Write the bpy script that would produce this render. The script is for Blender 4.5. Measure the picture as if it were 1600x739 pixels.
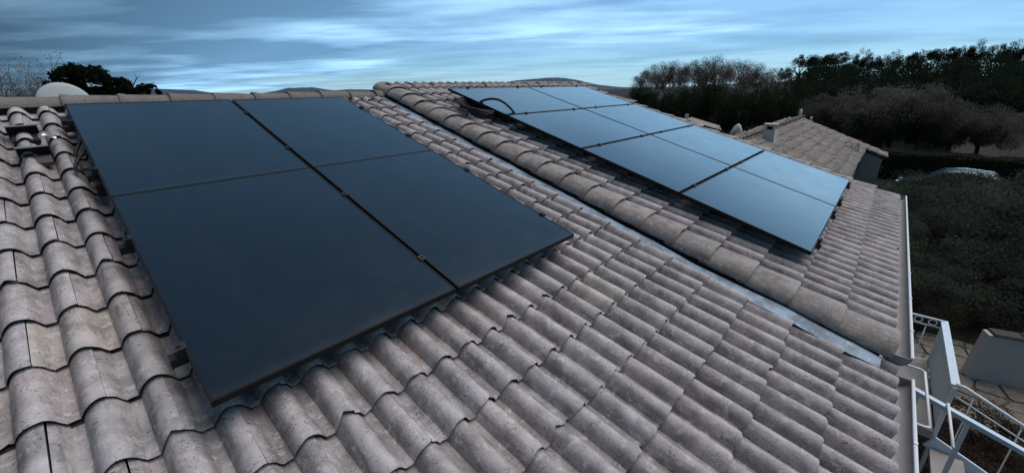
import bpy, bmesh, math, random
import numpy as np
from mathutils import Vector, Matrix

# ------------------------------------------------------------------ scene reset
for o in list(bpy.data.objects): bpy.data.objects.remove(o)
scene = bpy.context.scene
C = scene.collection
R = math.radians

# ------------------------------------------------------------------ camera
cam_data = bpy.data.cameras.new('camera'); cam = bpy.data.objects.new('camera', cam_data); C.objects.link(cam)
cam_data.sensor_fit = 'HORIZONTAL'; cam_data.sensor_width = 36.0
cam_data.lens = 36.0 * 631.09 / 1600.0
cam_data.clip_start = 0.05; cam_data.clip_end = 12000
RX = Vector((0.66936214, -0.74272857, -0.01756688)); UP = Vector((0.26576134, 0.21729503, 0.93923042)); FW = Vector((0.69377607, 0.63335388, -0.34283761))
cam.matrix_world = Matrix((( RX.x, UP.x, -FW.x, 0), (RX.y, UP.y, -FW.y, 0), (RX.z, UP.z, -FW.z, 0), (0, 0, 0, 1)))
scene.camera = cam
scene.render.resolution_x = 1024; scene.render.resolution_y = 472

# ------------------------------------------------------------------ sky, sun, exposure
SUN_EL, SUN_AZ = 64.0, -32.0            # azimuth measured from +X towards +Y
world = bpy.data.worlds.new('World'); scene.world = world; world.use_nodes = True
def build_world():
    nt = world.node_tree; nt.nodes.clear()
    N = lambda t, **k: _n(nt, t, **k)
    out = N('ShaderNodeOutputWorld'); bg = N('ShaderNodeBackground'); bg.inputs[1].default_value = 0.085
    sky = N('ShaderNodeTexSky'); sky.sky_type = 'NISHITA'; sky.sun_disc = False
    sky.sun_elevation = R(SUN_EL); sky.sun_rotation = R(90 - SUN_AZ)
    sky.air_density = 1.0; sky.dust_density = 0.25; sky.ozone_density = 2.5
    tc = N('ShaderNodeTexCoord')
    sep = N('ShaderNodeSeparateXYZ'); nt.links.new(tc.outputs['Generated'], sep.inputs[0])
    # project the direction on a flat cloud deck
    zz = math_(nt, 'ADD', math_(nt, 'MAXIMUM', sep.outputs[2], 0.0), 0.045)
    u = math_(nt, 'DIVIDE', sep.outputs[0], zz); v = math_(nt, 'DIVIDE', sep.outputs[1], zz)
    th = R(34)      # the banks lie a little askew to the front
    pa = math_(nt, 'ADD', math_(nt, 'MULTIPLY', u, math.cos(th)), math_(nt, 'MULTIPLY', v, math.sin(th))); qa = math_(nt, 'SUBTRACT', math_(nt, 'MULTIPLY', v, math.cos(th)), math_(nt, 'MULTIPLY', u, math.sin(th)))
    cmb = N('ShaderNodeCombineXYZ'); nt.links.new(pa, cmb.inputs[0]); nt.links.new(qa, cmb.inputs[1])
    def cloud_noise(scale, loc, detail, rough, dist=0.0):
        mp = N('ShaderNodeMapping'); nt.links.new(cmb.outputs[0], mp.inputs[0]); mp.inputs['Scale'].default_value = scale; mp.inputs['Location'].default_value = loc
        n = N('ShaderNodeTexNoise'); n.inputs['Scale'].default_value = 1.0; n.inputs['Detail'].default_value = detail; n.inputs['Roughness'].default_value = rough; n.inputs['Distortion'].default_value = dist
        nt.links.new(mp.outputs[0], n.inputs['Vector']); return n.outputs[0]
    n1 = cloud_noise((0.78, 0.26, 1), (3.7, 1.9, 0), 7, 0.55, 0.15)        # long banks lying along the front
    n2 = cloud_noise((0.85, 0.42, 1), (9.1, 4.4, 0), 6, 0.52, 0.2)
    n3 = cloud_noise((0.42, 0.15, 1), (1.3, 7.7, 0), 5, 0.5)
    # the cloud sheet ends in a front; beyond it the sky is clear with a few thin bars
    front = math_(nt, 'SUBTRACT', 6.0, u)
    cov = math_(nt, 'ADD', math_(nt, 'MULTIPLY', front, 0.30), math_(nt, 'MULTIPLY', math_(nt, 'SUBTRACT', n1, 0.5), 4.2))
    ramp = N('ShaderNodeValToRGB'); nt.links.new(cov, ramp.inputs[0]); ramp.color_ramp.interpolation = 'EASE'
    ramp.color_ramp.elements[0].position = 0.0; ramp.color_ramp.elements[1].position = 0.55; ramp.color_ramp.elements[0].color = (0.34, 0.34, 0.34, 1); ramp.color_ramp.elements[1].color = (0.96, 0.96, 0.96, 1)
    sh = math_(nt, 'ADD', math_(nt, 'MULTIPLY', n2, 0.5), math_(nt, 'MULTIPLY', n3, 0.5))
    sh = math_(nt, 'SUBTRACT', sh, math_(nt, 'MULTIPLY', math_(nt, 'MINIMUM', cov, 1.6), 0.05))
    cr = N('ShaderNodeValToRGB'); nt.links.new(sh, cr.inputs[0]); e = cr.color_ramp.elements; e.new(0.5)
    for q, (p_, c_) in zip(e, ((0.38, (0.46, 0.98, 1.62)), (0.48, (0.92, 1.75, 2.65)), (0.59, (1.6, 2.7, 3.65)))): q.position = p_; q.color = c_ + (1,)
    mx = N('ShaderNodeMix'); mx.data_type = 'RGBA'
    tint = N('ShaderNodeMix'); tint.data_type = 'RGBA'; tint.blend_type = 'MULTIPLY'; tint.inputs[0].default_value = 1.0
    nt.links.new(sky.outputs[0], tint.inputs[6]); tint.inputs[7].default_value = (0.30, 0.46, 0.62, 1)
    thin = N('ShaderNodeMapRange'); nt.links.new(u, thin.inputs[0]); thin.inputs[1].default_value = -0.2; thin.inputs[2].default_value = 2.6; thin.inputs[3].default_value = 0.66; thin.inputs[4].default_value = 1.95
    lit = N('ShaderNodeVectorMath'); lit.operation = 'SCALE'; nt.links.new(cr.outputs[0], lit.inputs[0]); nt.links.new(thin.outputs[0], lit.inputs['Scale'])
    nt.links.new(ramp.outputs[0], mx.inputs[0]); nt.links.new(tint.outputs[2], mx.inputs[6]); nt.links.new(lit.outputs[0], mx.inputs[7])
    nt.links.new(mx.outputs[2], bg.inputs[0]); nt.links.new(bg.outputs[0], out.inputs[0])
def _n(nt, t, **k):
    n = nt.nodes.new(t)
    for a, b in k.items(): setattr(n, a, b)
    return n
def math_(nt, op, a, b=None):
    n = nt.nodes.new('ShaderNodeMath'); n.operation = op
    for i, s in enumerate((a, b)):
        if s is None: continue
        if isinstance(s, (int, float)): n.inputs[i].default_value = s
        else: nt.links.new(s, n.inputs[i])
    return n.outputs[0]
build_world()
sun_data = bpy.data.lights.new('sun', 'SUN'); sun = bpy.data.objects.new('sun', sun_data); C.objects.link(sun)
sun_data.energy = 1.25; sun_data.angle = R(54); sun_data.color = (1.0, 0.93, 0.91)
sd = Vector((math.cos(R(SUN_EL)) * math.cos(R(SUN_AZ)), math.cos(R(SUN_EL)) * math.sin(R(SUN_AZ)), math.sin(R(SUN_EL))))
sun.rotation_euler = sd.to_track_quat('Z', 'Y').to_euler(); sun.location = (6, 0, 12)
scene.view_settings.view_transform = 'Standard'; scene.view_settings.look = 'None'
scene.view_settings.exposure = 1.1; scene.view_settings.gamma = 1.0; scene.view_settings.use_curve_mapping = False

# ------------------------------------------------------------------ helpers
def tag(o, label=None, cat=None, group=None, kind=None):
    if label: o['label'] = label
    if cat: o['category'] = cat
    if group: o['group'] = group
    if kind: o['kind'] = kind
    return o
def link(o, parent=None):
    C.objects.link(o)
    if parent is not None: o.parent = parent
    return o
def empty(name, loc=(0, 0, 0), rot=(0, 0, 0), parent=None):
    o = bpy.data.objects.new(name, None); o.empty_display_size = 0.2
    o.location = loc; o.rotation_euler = rot
    return link(o, parent)
def mesh_obj(name, me, mat=None, parent=None, loc=(0, 0, 0), rot=(0, 0, 0)):
    o = bpy.data.objects.new(name, me); o.location = loc; o.rotation_euler = rot
    if mat is not None and len(me.materials) == 0:
        for m in (mat if isinstance(mat, (list, tuple)) else [mat]): me.materials.append(m)
    return link(o, parent)
def pydata(name, v, f, smooth=False):
    me = bpy.data.meshes.new(name); me.from_pydata([tuple(p) for p in v], [], f); me.update()
    if smooth: me.polygons.foreach_set('use_smooth', [True] * len(me.polygons))
    return me
class MB:
    """collects boxes, tubes and strips into one mesh"""
    def __init__(s): s.v = []; s.f = []
    def add(s, v, f):
        n = len(s.v); s.v += [tuple(p) for p in v]; s.f += [[i + n for i in q] for q in f]; return s
    def box(s, x0, x1, y0, y1, z0, z1, top=None):
        t = top or (x0, x1, y0, y1)
        v = [(x0, y0, z0), (x1, y0, z0), (x1, y1, z0), (x0, y1, z0), (t[0], t[2], z1), (t[1], t[2], z1), (t[1], t[3], z1), (t[0], t[3], z1)]
        return s.add(v, [(0, 3, 2, 1), (4, 5, 6, 7), (0, 1, 5, 4), (1, 2, 6, 5), (2, 3, 7, 6), (3, 0, 4, 7)])
    def beam(s, p, q, w, h, up=(0, 0, 1)):
        p, q = Vector(p), Vector(q); d = (q - p).normalized(); sx = d.cross(Vector(up))
        if sx.length < 1e-4: sx = d.cross(Vector((1, 0, 0)))
        sx.normalize(); uy = sx.cross(d).normalized(); v = []
        for c in (p, q):
            for a, b in ((-1, -1), (1, -1), (1, 1), (-1, 1)): v.append(c + sx * a * w / 2 + uy * b * h / 2)
        return s.add(v, [(0, 3, 2, 1), (4, 5, 6, 7), (0, 1, 5, 4), (1, 2, 6, 5), (2, 3, 7, 6), (3, 0, 4, 7)])
    def tube(s, pts, r, n=8, closed=False, caps=True):
        pts = [Vector(p) for p in pts]; m = len(pts); v = []; prev = None
        for i, p in enumerate(pts):
            a = pts[(i - 1) % m] if (closed or i > 0) else p; b = pts[(i + 1) % m] if (closed or i < m - 1) else p
            d = (b - a).normalized()
            if prev is None:
                x = d.cross(Vector((0, 0, 1)))
                if x.length < 1e-3: x = d.cross(Vector((1, 0, 0)))
            else: x = prev - d * prev.dot(d)
            x.normalize(); prev = x; y = d.cross(x)
            rr = r[i] if isinstance(r, (list, tuple)) else r
            for k in range(n):
                t = 2 * math.pi * k / n; v.append(p + x * math.cos(t) * rr + y * math.sin(t) * rr)
        f = []
        for i in range(m if closed else m - 1):
            for k in range(n):
                f.append((i * n + k, i * n + (k + 1) % n, ((i + 1) % m) * n + (k + 1) % n, ((i + 1) % m) * n + k))
        if caps and not closed: f.append(tuple(range(n))[::-1]); f.append(tuple((m - 1) * n + k for k in range(n)))
        return s.add(v, f)
    def loft(s, prof0, prof1, closed=True, caps=True):
        n = len(prof0); f = []
        for k in range(n if closed else n - 1): f.append((k, (k + 1) % n, n + (k + 1) % n, n + k))
        if caps and closed: f.append(tuple(range(n))[::-1]); f.append(tuple(range(n, 2 * n)))
        return s.add(list(prof0) + list(prof1), f)
    def mesh(s, name, smooth=False): return pydata(name, s.v, s.f, smooth)
    def build(s, name, mat, parent=None, smooth=False, loc=(0, 0, 0), rot=(0, 0, 0)):
        me = s.mesh(name, smooth)
        if smooth == 'auto': me.set_sharp_from_angle(angle=R(40))
        return mesh_obj(name, me, mat, parent, loc, rot)

# ------------------------------------------------------------------ materials
def pbsdf(name):
    m = bpy.data.materials.new(name); m.use_nodes = True
    nt = m.node_tree; b = nt.nodes['Principled BSDF']; return m, nt, b
def noise(nt, vec, scale, detail=4, rough=0.55, w=None):
    n = nt.nodes.new('ShaderNodeTexNoise'); n.inputs['Scale'].default_value = scale; n.inputs['Detail'].default_value = detail; n.inputs['Roughness'].default_value = rough
    if w is not None: n.noise_dimensions = '4D'; nt.links.new(w, n.inputs['W'])
    if vec is not None: nt.links.new(vec, n.inputs['Vector'])
    return n.outputs[0]
def ramp(nt, fac, stops, ease=False):
    r = nt.nodes.new('ShaderNodeValToRGB'); e = r.color_ramp.elements
    while len(e) < len(stops): e.new(0.5)
    for q, (p, c) in zip(e, stops): q.position = p; q.color = (c, c, c, 1) if isinstance(c, (int, float)) else tuple(c) + (1,)
    if ease: r.color_ramp.interpolation = 'EASE'
    nt.links.new(fac, r.inputs[0]); return r.outputs[0]
def mix(nt, fac, a, b, mode='MIX'):
    m = nt.nodes.new('ShaderNodeMix'); m.data_type = 'RGBA'; m.blend_type = mode
    for i, s in ((0, fac), (6, a), (7, b)):
        if isinstance(s, (int, float)): m.inputs[i].default_value = s
        elif isinstance(s, tuple): m.inputs[i].default_value = s + (1,) if len(s) == 3 else s
        else: nt.links.new(s, m.inputs[i])
    return m.outputs[2]
def bump(nt, b, h, strength=0.3, dist=0.01):
    n = nt.nodes.new('ShaderNodeBump'); n.inputs['Strength'].default_value = strength; n.inputs['Distance'].default_value = dist
    nt.links.new(h, n.inputs['Height']); nt.links.new(n.outputs[0], b.inputs['Normal'])
def mapped(nt, out, scale):
    mp = nt.nodes.new('ShaderNodeMapping'); mp.inputs['Scale'].default_value = scale; nt.links.new(out, mp.inputs[0]); return mp.outputs[0]

def simple(name, col, rough=0.6, metal=0.0, var=0.25, scale=6.0, bstr=0.15, bd=0.004):
    m, nt, b = pbsdf(name); b.inputs['Roughness'].default_value = rough; b.inputs['Metallic'].default_value = metal
    g = nt.nodes.new('ShaderNodeNewGeometry').outputs['Position']
    n = noise(nt, g, scale, 5); c = mix(nt, n, tuple(x * (1 - var) for x in col), tuple(min(1, x * (1 + var)) for x in col))
    nt.links.new(c, b.inputs['Base Color'])
    if bstr: bump(nt, b, noise(nt, g, scale * 6, 3), bstr, bd)
    return m

def tile_material(name, base, pink, dark, moss=0.5, per_object=True):
    """weathered concrete roof tile: faded, speckled with lichen, streaked down the slope"""
    m, nt, b = pbsdf(name); b.inputs['Roughness'].default_value = 0.9; b.inputs['Specular IOR Level'].default_value = 0.08
    tc = nt.nodes.new('ShaderNodeTexCoord'); oi = nt.nodes.new('ShaderNodeObjectInfo'); g = nt.nodes.new('ShaderNodeNewGeometry')
    ob = tc.outputs['Object'] if per_object else g.outputs['Position']
    rnd = oi.outputs['Random']; w = math_(nt, 'MULTIPLY', rnd, 57.0)
    r2 = math_(nt, 'FRACT', math_(nt, 'MULTIPLY', rnd, 17.31)); r3 = math_(nt, 'FRACT', math_(nt, 'MULTIPLY', rnd, 91.7))
    # tile to tile
    col = mix(nt, ramp(nt, r2, [(0.15, 0.0), (0.95, 1.0)]), base, pink)
    col = mix(nt, ramp(nt, r3, [(0.985, 0.0), (0.99, 0.45)]), col, (0.50, 0.42, 0.33))
    val = nt.nodes.new('ShaderNodeHueSaturation'); nt.links.new(col, val.inputs['Color']); nt.links.new(math_(nt, 'ADD', math_(nt, 'MULTIPLY', r3, 0.26), 0.88), val.inputs['Value']); col = val.outputs[0]
    # broad weathering
    n1 = noise(nt, ob, 9.0, 5, 0.6, w)
    col = mix(nt, ramp(nt, n1, [(0.36, 0.62), (0.6, 0.0)]), col, dark)
    n1b = noise(nt, g.outputs['Position'], 1.3, 4, 0.6)
    col = mix(nt, ramp(nt, n1b, [(0.35, 0.35), (0.62, 0.0)]), col, tuple(x * 0.8 for x in dark))
    # pink scuffs
    n2 = noise(nt, mapped(nt, ob, (1.0, 0.45, 1.0)), 11.0, 4, 0.6, math_(nt, 'ADD', w, 13.0))
    col = mix(nt, ramp(nt, n2, [(0.60, 0.0), (0.72, 0.55)]), col, (0.31, 0.20, 0.18))
    # pale lichen
    n3 = noise(nt, ob, 24.0, 7, 0.75, math_(nt, 'ADD', w, 29.0))
    col = mix(nt, ramp(nt, n3, [(0.53, 0.0), (0.63, 0.65)]), col, tuple(min(0.6, x * 1.5) for x in base))
    # streaks
    n4 = noise(nt, mapped(nt, ob, (1.0, 0.12, 1.0)), 34.0, 4, 0.6, math_(nt, 'ADD', w, 41.0))
    col = mix(nt, ramp(nt, n4, [(0.52, 0.0), (0.74, 0.6)]), col, tuple(x * 0.65 for x in dark))
    # crests rubbed pale
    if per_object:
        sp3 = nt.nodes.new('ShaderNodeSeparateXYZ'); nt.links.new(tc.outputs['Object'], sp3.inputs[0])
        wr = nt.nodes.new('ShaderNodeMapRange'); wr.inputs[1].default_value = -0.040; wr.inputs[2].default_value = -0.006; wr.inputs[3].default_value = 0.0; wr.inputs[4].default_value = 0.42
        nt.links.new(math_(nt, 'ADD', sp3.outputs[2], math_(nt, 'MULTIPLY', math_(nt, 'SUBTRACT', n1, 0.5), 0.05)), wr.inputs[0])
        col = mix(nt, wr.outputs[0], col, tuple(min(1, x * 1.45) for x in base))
    # dark specks
    n5 = noise(nt, ob, 105.0, 3, 0.6, w)
    n6 = noise(nt, ob, 14.0, 3, 0.6, math_(nt, 'ADD', w, 77.0))
    sp = math_(nt, 'MULTIPLY', ramp(nt, n5, [(0.56, 0.0), (0.64, 1.0)]), ramp(nt, n6, [(0.40, 0.15), (0.62, 1.0)]))
    col = mix(nt, math_(nt, 'MULTIPLY', sp, 0.55 + 0.2 * moss), col, (0.055, 0.052, 0.048))
    nt.links.new(col, b.inputs['Base Color'])
    h = math_(nt, 'ADD', math_(nt, 'MULTIPLY', noise(nt, ob, 150.0, 4, 0.65, w), 0.6), math_(nt, 'MULTIPLY', noise(nt, ob, 30.0, 4, 0.6, w), 1.0))
    bump(nt, b, h, 0.55, 0.006)
    return m

M = {}
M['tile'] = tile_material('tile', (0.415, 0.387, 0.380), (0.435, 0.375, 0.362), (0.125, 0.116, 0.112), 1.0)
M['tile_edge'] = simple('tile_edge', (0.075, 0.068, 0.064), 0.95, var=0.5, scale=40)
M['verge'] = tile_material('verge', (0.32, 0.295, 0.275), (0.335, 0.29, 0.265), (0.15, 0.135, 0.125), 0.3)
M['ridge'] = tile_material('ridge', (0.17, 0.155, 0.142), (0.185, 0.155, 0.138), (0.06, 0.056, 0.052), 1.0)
M['tile_far'] = tile_material('tile_far', (0.36, 0.325, 0.295), (0.37, 0.315, 0.28), (0.10, 0.09, 0.082), 1.0, per_object=False)
M['mortar'] = simple('mortar', (0.05, 0.045, 0.042), 0.95, var=0.5, scale=14, bstr=0.5, bd=0.01)
M['cap_mortar'] = simple('cap_mortar', (0.26, 0.22, 0.2), 0.95, var=0.35, scale=14, bstr=0.4, bd=0.01)
M['deck'] = simple('deck', (0.045, 0.04, 0.037), 0.95, var=0.3)
M['render'] = simple('wall_render', (0.55, 0.47, 0.38), 0.92, var=0.08, scale=2.0, bstr=0.3)
M['grey_render'] = simple('grey_render', (0.30, 0.285, 0.27), 0.92, var=0.15, scale=1.5, bstr=0.3)
M['garden_render'] = simple('garden_render', (0.46, 0.44, 0.41), 0.92, var=0.22, scale=2.2, bstr=0.3)
M['pale_render'] = simple('pale_render', (0.62, 0.58, 0.52), 0.92, var=0.12, scale=1.0)
M['wood'] = simple('eave_wood', (0.12, 0.08, 0.055), 0.8, var=0.3)
M['black_frame'] = simple('black_frame', (0.004, 0.0042, 0.0045), 0.55, 0.0, 0.15, 20, 0.0)
M['black_metal'] = simple('black_metal', (0.012, 0.012, 0.013), 0.5, 0.0, 0.2, 20, 0.0)
M['rail_metal'] = simple('rail_metal', (0.02, 0.02, 0.021), 0.5, 0.3, 0.2, 20, 0.0)
M['cable'] = simple('cable', (0.004, 0.004, 0.0045), 0.55, 0.0, 0.2, 20, 0.0)
M['vent_metal'] = simple('vent_metal', (0.10, 0.10, 0.105), 0.42, 0.6, 0.35, 25, 0.1)
M['vent_lip'] = simple('vent_lip', (0.62, 0.62, 0.62), 0.35, 0.8, 0.2, 25, 0.0)
M['white_paint'] = simple('white_paint', (0.72, 0.74, 0.75), 0.5, 0.0, 0.12, 9, 0.05)
M['gutter_in'] = simple('gutter_in', (0.30, 0.29, 0.285), 0.7, 0.0, 0.3, 7, 0.1)
M['blue_paint'] = simple('blue_paint', (0.55, 0.66, 0.74), 0.55, 0.0, 0.14, 8, 0.05)
M['sheet'] = simple('sheet', (0.42, 0.48, 0.52), 0.6, 0.0, 0.18, 6, 0.1)
M['dish'] = simple('dish', (0.40, 0.43, 0.41), 0.6, 0.0, 0.08, 4, 0.0)
M['chimney'] = simple('chimney', (0.52, 0.49, 0.45), 0.92, var=0.18, scale=5, bstr=0.3)
M['clay_pot'] = simple('clay_pot', (0.34, 0.15, 0.09), 0.85, var=0.2)
M['dark_void'] = simple('dark_void', (0.01, 0.01, 0.01), 0.9, bstr=0)
M['car_paint'] = simple('car_paint', (0.016, 0.055, 0.05), 0.25, 0.2, 0.05, 3, 0.0)
M['car_glass'] = simple('car_glass', (0.012, 0.03, 0.03), 0.06, 0.0, 0.05, 3, 0.0)
M['chrome'] = simple('chrome', (0.75, 0.78, 0.8), 0.2, 0.9, 0.05, 3, 0.0)
M['tyre'] = simple('tyre', (0.015, 0.015, 0.015), 0.8)
M['lamp_glass'] = simple('lamp_glass', (0.8, 0.82, 0.84), 0.15, 0.0, 0.03, 3, 0.0)
M['tarp'] = simple('tarp', (0.40, 0.43, 0.40), 0.6, 0.0, 0.12, 2.0, 0.2)
M['soil'] = simple('soil', (0.05, 0.04, 0.032), 0.95, var=0.5, scale=3.0, bstr=0.6, bd=0.03)
M['step_stone'] = simple('step_stone', (0.30, 0.28, 0.26), 0.9, var=0.3, scale=6.0, bstr=0.3)
M['flag'] = tile_material('flagstone', (0.20, 0.175, 0.15), (0.22, 0.185, 0.15), (0.10, 0.09, 0.08), 0.3, per_object=False)
M['joint'] = simple('joint', (0.07, 0.062, 0.052), 0.95, var=0.4)

def glass_material():
    m, nt, b = pbsdf('panel_glass')
    g = nt.nodes.new('ShaderNodeNewGeometry').outputs['Position']
    n = noise(nt, g, 1.1, 3); d = noise(nt, g, 260.0, 3, 0.7); s = noise(nt, g, 7.0, 5, 0.6)
    col = mix(nt, n, (0.003, 0.0045, 0.008), (0.0045, 0.0065, 0.011))
    col = mix(nt, math_(nt, 'MULTIPLY', ramp(nt, d, [(0.5, 0.0), (0.75, 1.0)]), 0.025), col, (0.20, 0.20, 0.20))     # settled dust
    tcg = nt.nodes.new('ShaderNodeTexCoord'); sg = nt.nodes.new('ShaderNodeSeparateXYZ'); nt.links.new(tcg.outputs['Generated'], sg.inputs[0])
    wob = math_(nt, 'ADD', sg.outputs[1], math_(nt, 'MULTIPLY', math_(nt, 'SUBTRACT', noise(nt, g, 9.0, 4), 0.5), 0.03))
    edge = ramp(nt, wob, [(0.004, 0.035), (0.03, 0.0)])                                   # silt left at the lower edge
    runs = ramp(nt, noise(nt, mapped(nt, g, (9.0, 0.8, 0.8)), 1.0, 5, 0.65), [(0.56, 0.0), (0.76, 0.02)])   # dried runs down the slope
    col = mix(nt, math_(nt, 'MAXIMUM', edge, runs), col, (0.26, 0.25, 0.235))
    nt.links.new(col, b.inputs['Base Color'])
    nt.links.new(ramp(nt, s, [(0.3, 0.16), (0.7, 0.24)]), b.inputs['Roughness'])
    nt.links.new(ramp(nt, noise(nt, g, 2.6, 5, 0.6), [(0.35, 0.10), (0.65, 0.19)]), b.inputs['Coat Roughness'])
    b.inputs['IOR'].default_value = 1.5; b.inputs['Coat Weight'].default_value = 1.0; b.inputs['Coat Roughness'].default_value = 0.13; b.inputs['Coat IOR'].default_value = 1.6
    return m
M['glass'] = glass_material()
M['black_frame'].node_tree.nodes['Principled BSDF'].inputs['Specular IOR Level'].default_value = 0.25

def zinc_material():
    m, nt, b = pbsdf('zinc'); g = nt.nodes.new('ShaderNodeNewGeometry').outputs['Position']
    n = noise(nt, g, 5.0, 6, 0.65); n2 = noise(nt, g, 22.0, 5, 0.7); n3 = noise(nt, g, 1.7, 4, 0.6)
    col = mix(nt, n3, (0.20, 0.30, 0.40), (0.27, 0.34, 0.40))
    col = mix(nt, ramp(nt, n, [(0.44, 0.0), (0.60, 0.8)]), col, (0.07, 0.10, 0.13))
    col = mix(nt, ramp(nt, n2, [(0.58, 0.0), (0.7, 0.8)]), col, (0.50, 0.55, 0.58))
    nt.links.new(col, b.inputs['Base Color']); b.inputs['Roughness'].default_value = 0.55; b.inputs['Metallic'].default_value = 0.15
    bump(nt, b, n2, 0.3, 0.004); return m
M['zinc'] = zinc_material()

def leaf_material(name, c1, c2, c3, scale=1.5):
    m, nt, b = pbsdf(name); b.inputs['Roughness'].default_value = 0.75; b.inputs['Specular IOR Level'].default_value = 0.2
    g = nt.nodes.new('ShaderNodeNewGeometry'); oi = nt.nodes.new('ShaderNodeObjectInfo').outputs['Random']
    n = noise(nt, g.outputs['Position'], scale, 4); rr = g.outputs['Random Per Island']
    col = mix(nt, ramp(nt, n, [(0.35, 0.0), (0.65, 1.0)]), c1, c2)
    col = mix(nt, ramp(nt, rr, [(0.5, 0.0), (1.0, 0.5)]), col, c3)
    hs = nt.nodes.new('ShaderNodeHueSaturation'); nt.links.new(col, hs.inputs['Color']); nt.links.new(math_(nt, 'ADD', math_(nt, 'MULTIPLY', oi, 0.5), 0.75), hs.inputs['Value'])
    dif = nt.nodes.new('ShaderNodeBsdfDiffuse'); tr = nt.nodes.new('ShaderNodeBsdfTranslucent'); mxs = nt.nodes.new('ShaderNodeMixShader'); mxs.inputs[0].default_value = 0.42
    nt.links.new(hs.outputs[0], dif.inputs[0]); nt.links.new(hs.outputs[0], tr.inputs[0]); nt.links.new(dif.outputs[0], mxs.inputs[1]); nt.links.new(tr.outputs[0], mxs.inputs[2])
    nt.links.new(mxs.outputs[0], nt.nodes['Material Output'].inputs[0]); nt.nodes.remove(b); return m
M['leaf_pine'] = leaf_material('leaf_pine', (0.012, 0.019, 0.013), (0.02, 0.03, 0.018), (0.03, 0.038, 0.022), 0.5)
M['leaf_dark'] = leaf_material('leaf_dark', (0.014, 0.023, 0.013), (0.026, 0.036, 0.02), (0.045, 0.052, 0.03), 0.7)
M['leaf_olive'] = leaf_material('leaf_olive', (0.078, 0.078, 0.060), (0.118, 0.114, 0.09), (0.14, 0.135, 0.11), 0.8)
M['leaf_bush'] = leaf_material('leaf_bush', (0.030, 0.038, 0.027), (0.078, 0.086, 0.064), (0.12, 0.126, 0.10), 1.1)
M['leaf_brown'] = leaf_material('leaf_brown', (0.035, 0.026, 0.02), (0.058, 0.042, 0.031), (0.09, 0.068, 0.05), 1.5)
M['leaf_grey'] = leaf_material('leaf_grey', (0.10, 0.105, 0.10), (0.15, 0.155, 0.14), (0.19, 0.19, 0.18), 0.8)
M['leaf_plane'] = leaf_material('leaf_plane', (0.07, 0.055, 0.05), (0.11, 0.088, 0.08), (0.13, 0.11, 0.10), 0.8)
M['leaf_hedge'] = leaf_material('leaf_hedge', (0.03, 0.034, 0.024), (0.045, 0.048, 0.034), (0.08, 0.08, 0.06), 0.9)
M['bark'] = simple('bark', (0.075, 0.06, 0.05), 0.9, var=0.35, scale=5)
M['bark_pale'] = simple('bark_pale', (0.30, 0.265, 0.24), 0.9, var=0.4, scale=3)

def ground_material():
    m, nt, b = pbsdf('ground'); b.inputs['Roughness'].default_value = 0.95; b.inputs['Specular IOR Level'].default_value = 0.1
    g = nt.nodes.new('ShaderNodeNewGeometry').outputs['Position']
    n = noise(nt, g, 0.12, 6, 0.6); n2 = noise(nt, g, 1.6, 6, 0.7)
    col = mix(nt, ramp(nt, n, [(0.35, 0.0), (0.65, 1.0)]), (0.022, 0.023, 0.016), (0.036, 0.032, 0.024))
    col = mix(nt, ramp(nt, n2, [(0.45, 0.0), (0.7, 0.6)]), col, (0.035, 0.034, 0.024))
    nt.links.new(col, b.inputs['Base Color']); bump(nt, b, n2, 0.8, 0.08); return m
M['ground'] = ground_material()
M['hills'] = simple('hills', (0.026, 0.044, 0.066), 0.95, var=0.3, scale=0.01, bstr=0)  # blue haze of the distant air is painted into this base colour

# ================================================================== THE SETTING
GZ = -5.6
def smooth(a, b, t): t = min(1, max(0, (t - a) / (b - a))); return t * t * (3 - 2 * t)
def terrain(x, y):
    r = math.hypot(x, y); az = math.degrees(math.atan2(y, x))
    z = GZ
    w = smooth(13, 6, az) * smooth(-60, -25, az)                     # wooded rise to the right
    z += w * (4.3 * smooth(52, 105, r))
    z += smooth(40, 90, r) * 1.0 * (1 - w)
    z -= smooth(220, 1200, r) * 6
    z += 0.12 * math.sin(x * 0.31 + 1) * math.cos(y * 0.27) * smooth(16, 40, r)
    return z
def build_ground():
    rad = [0.0] + list(np.geomspace(4, 6000, 70)); NA = 160; v = [(0, 0, GZ)]; f = []
    for r in rad[1:]:
        for k in range(NA):
            t = 2 * math.pi * k / NA; x, y = r * math.cos(t), r * math.sin(t); v.append((x, y, terrain(x, y)))
    for k in range(NA): f.append((0, 1 + k, 1 + (k + 1) % NA))
    for i in range(len(rad) - 2):
        for k in range(NA):
            a = 1 + i * NA + k; b_ = 1 + i * NA + (k + 1) % NA; f.append((a, a + NA, b_ + NA, b_))
    o = mesh_obj('ground', pydata('ground', v, f, True), M['ground']); tag(o, 'dark garden and field ground around the house', 'ground', kind='structure')
build_ground()

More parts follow.
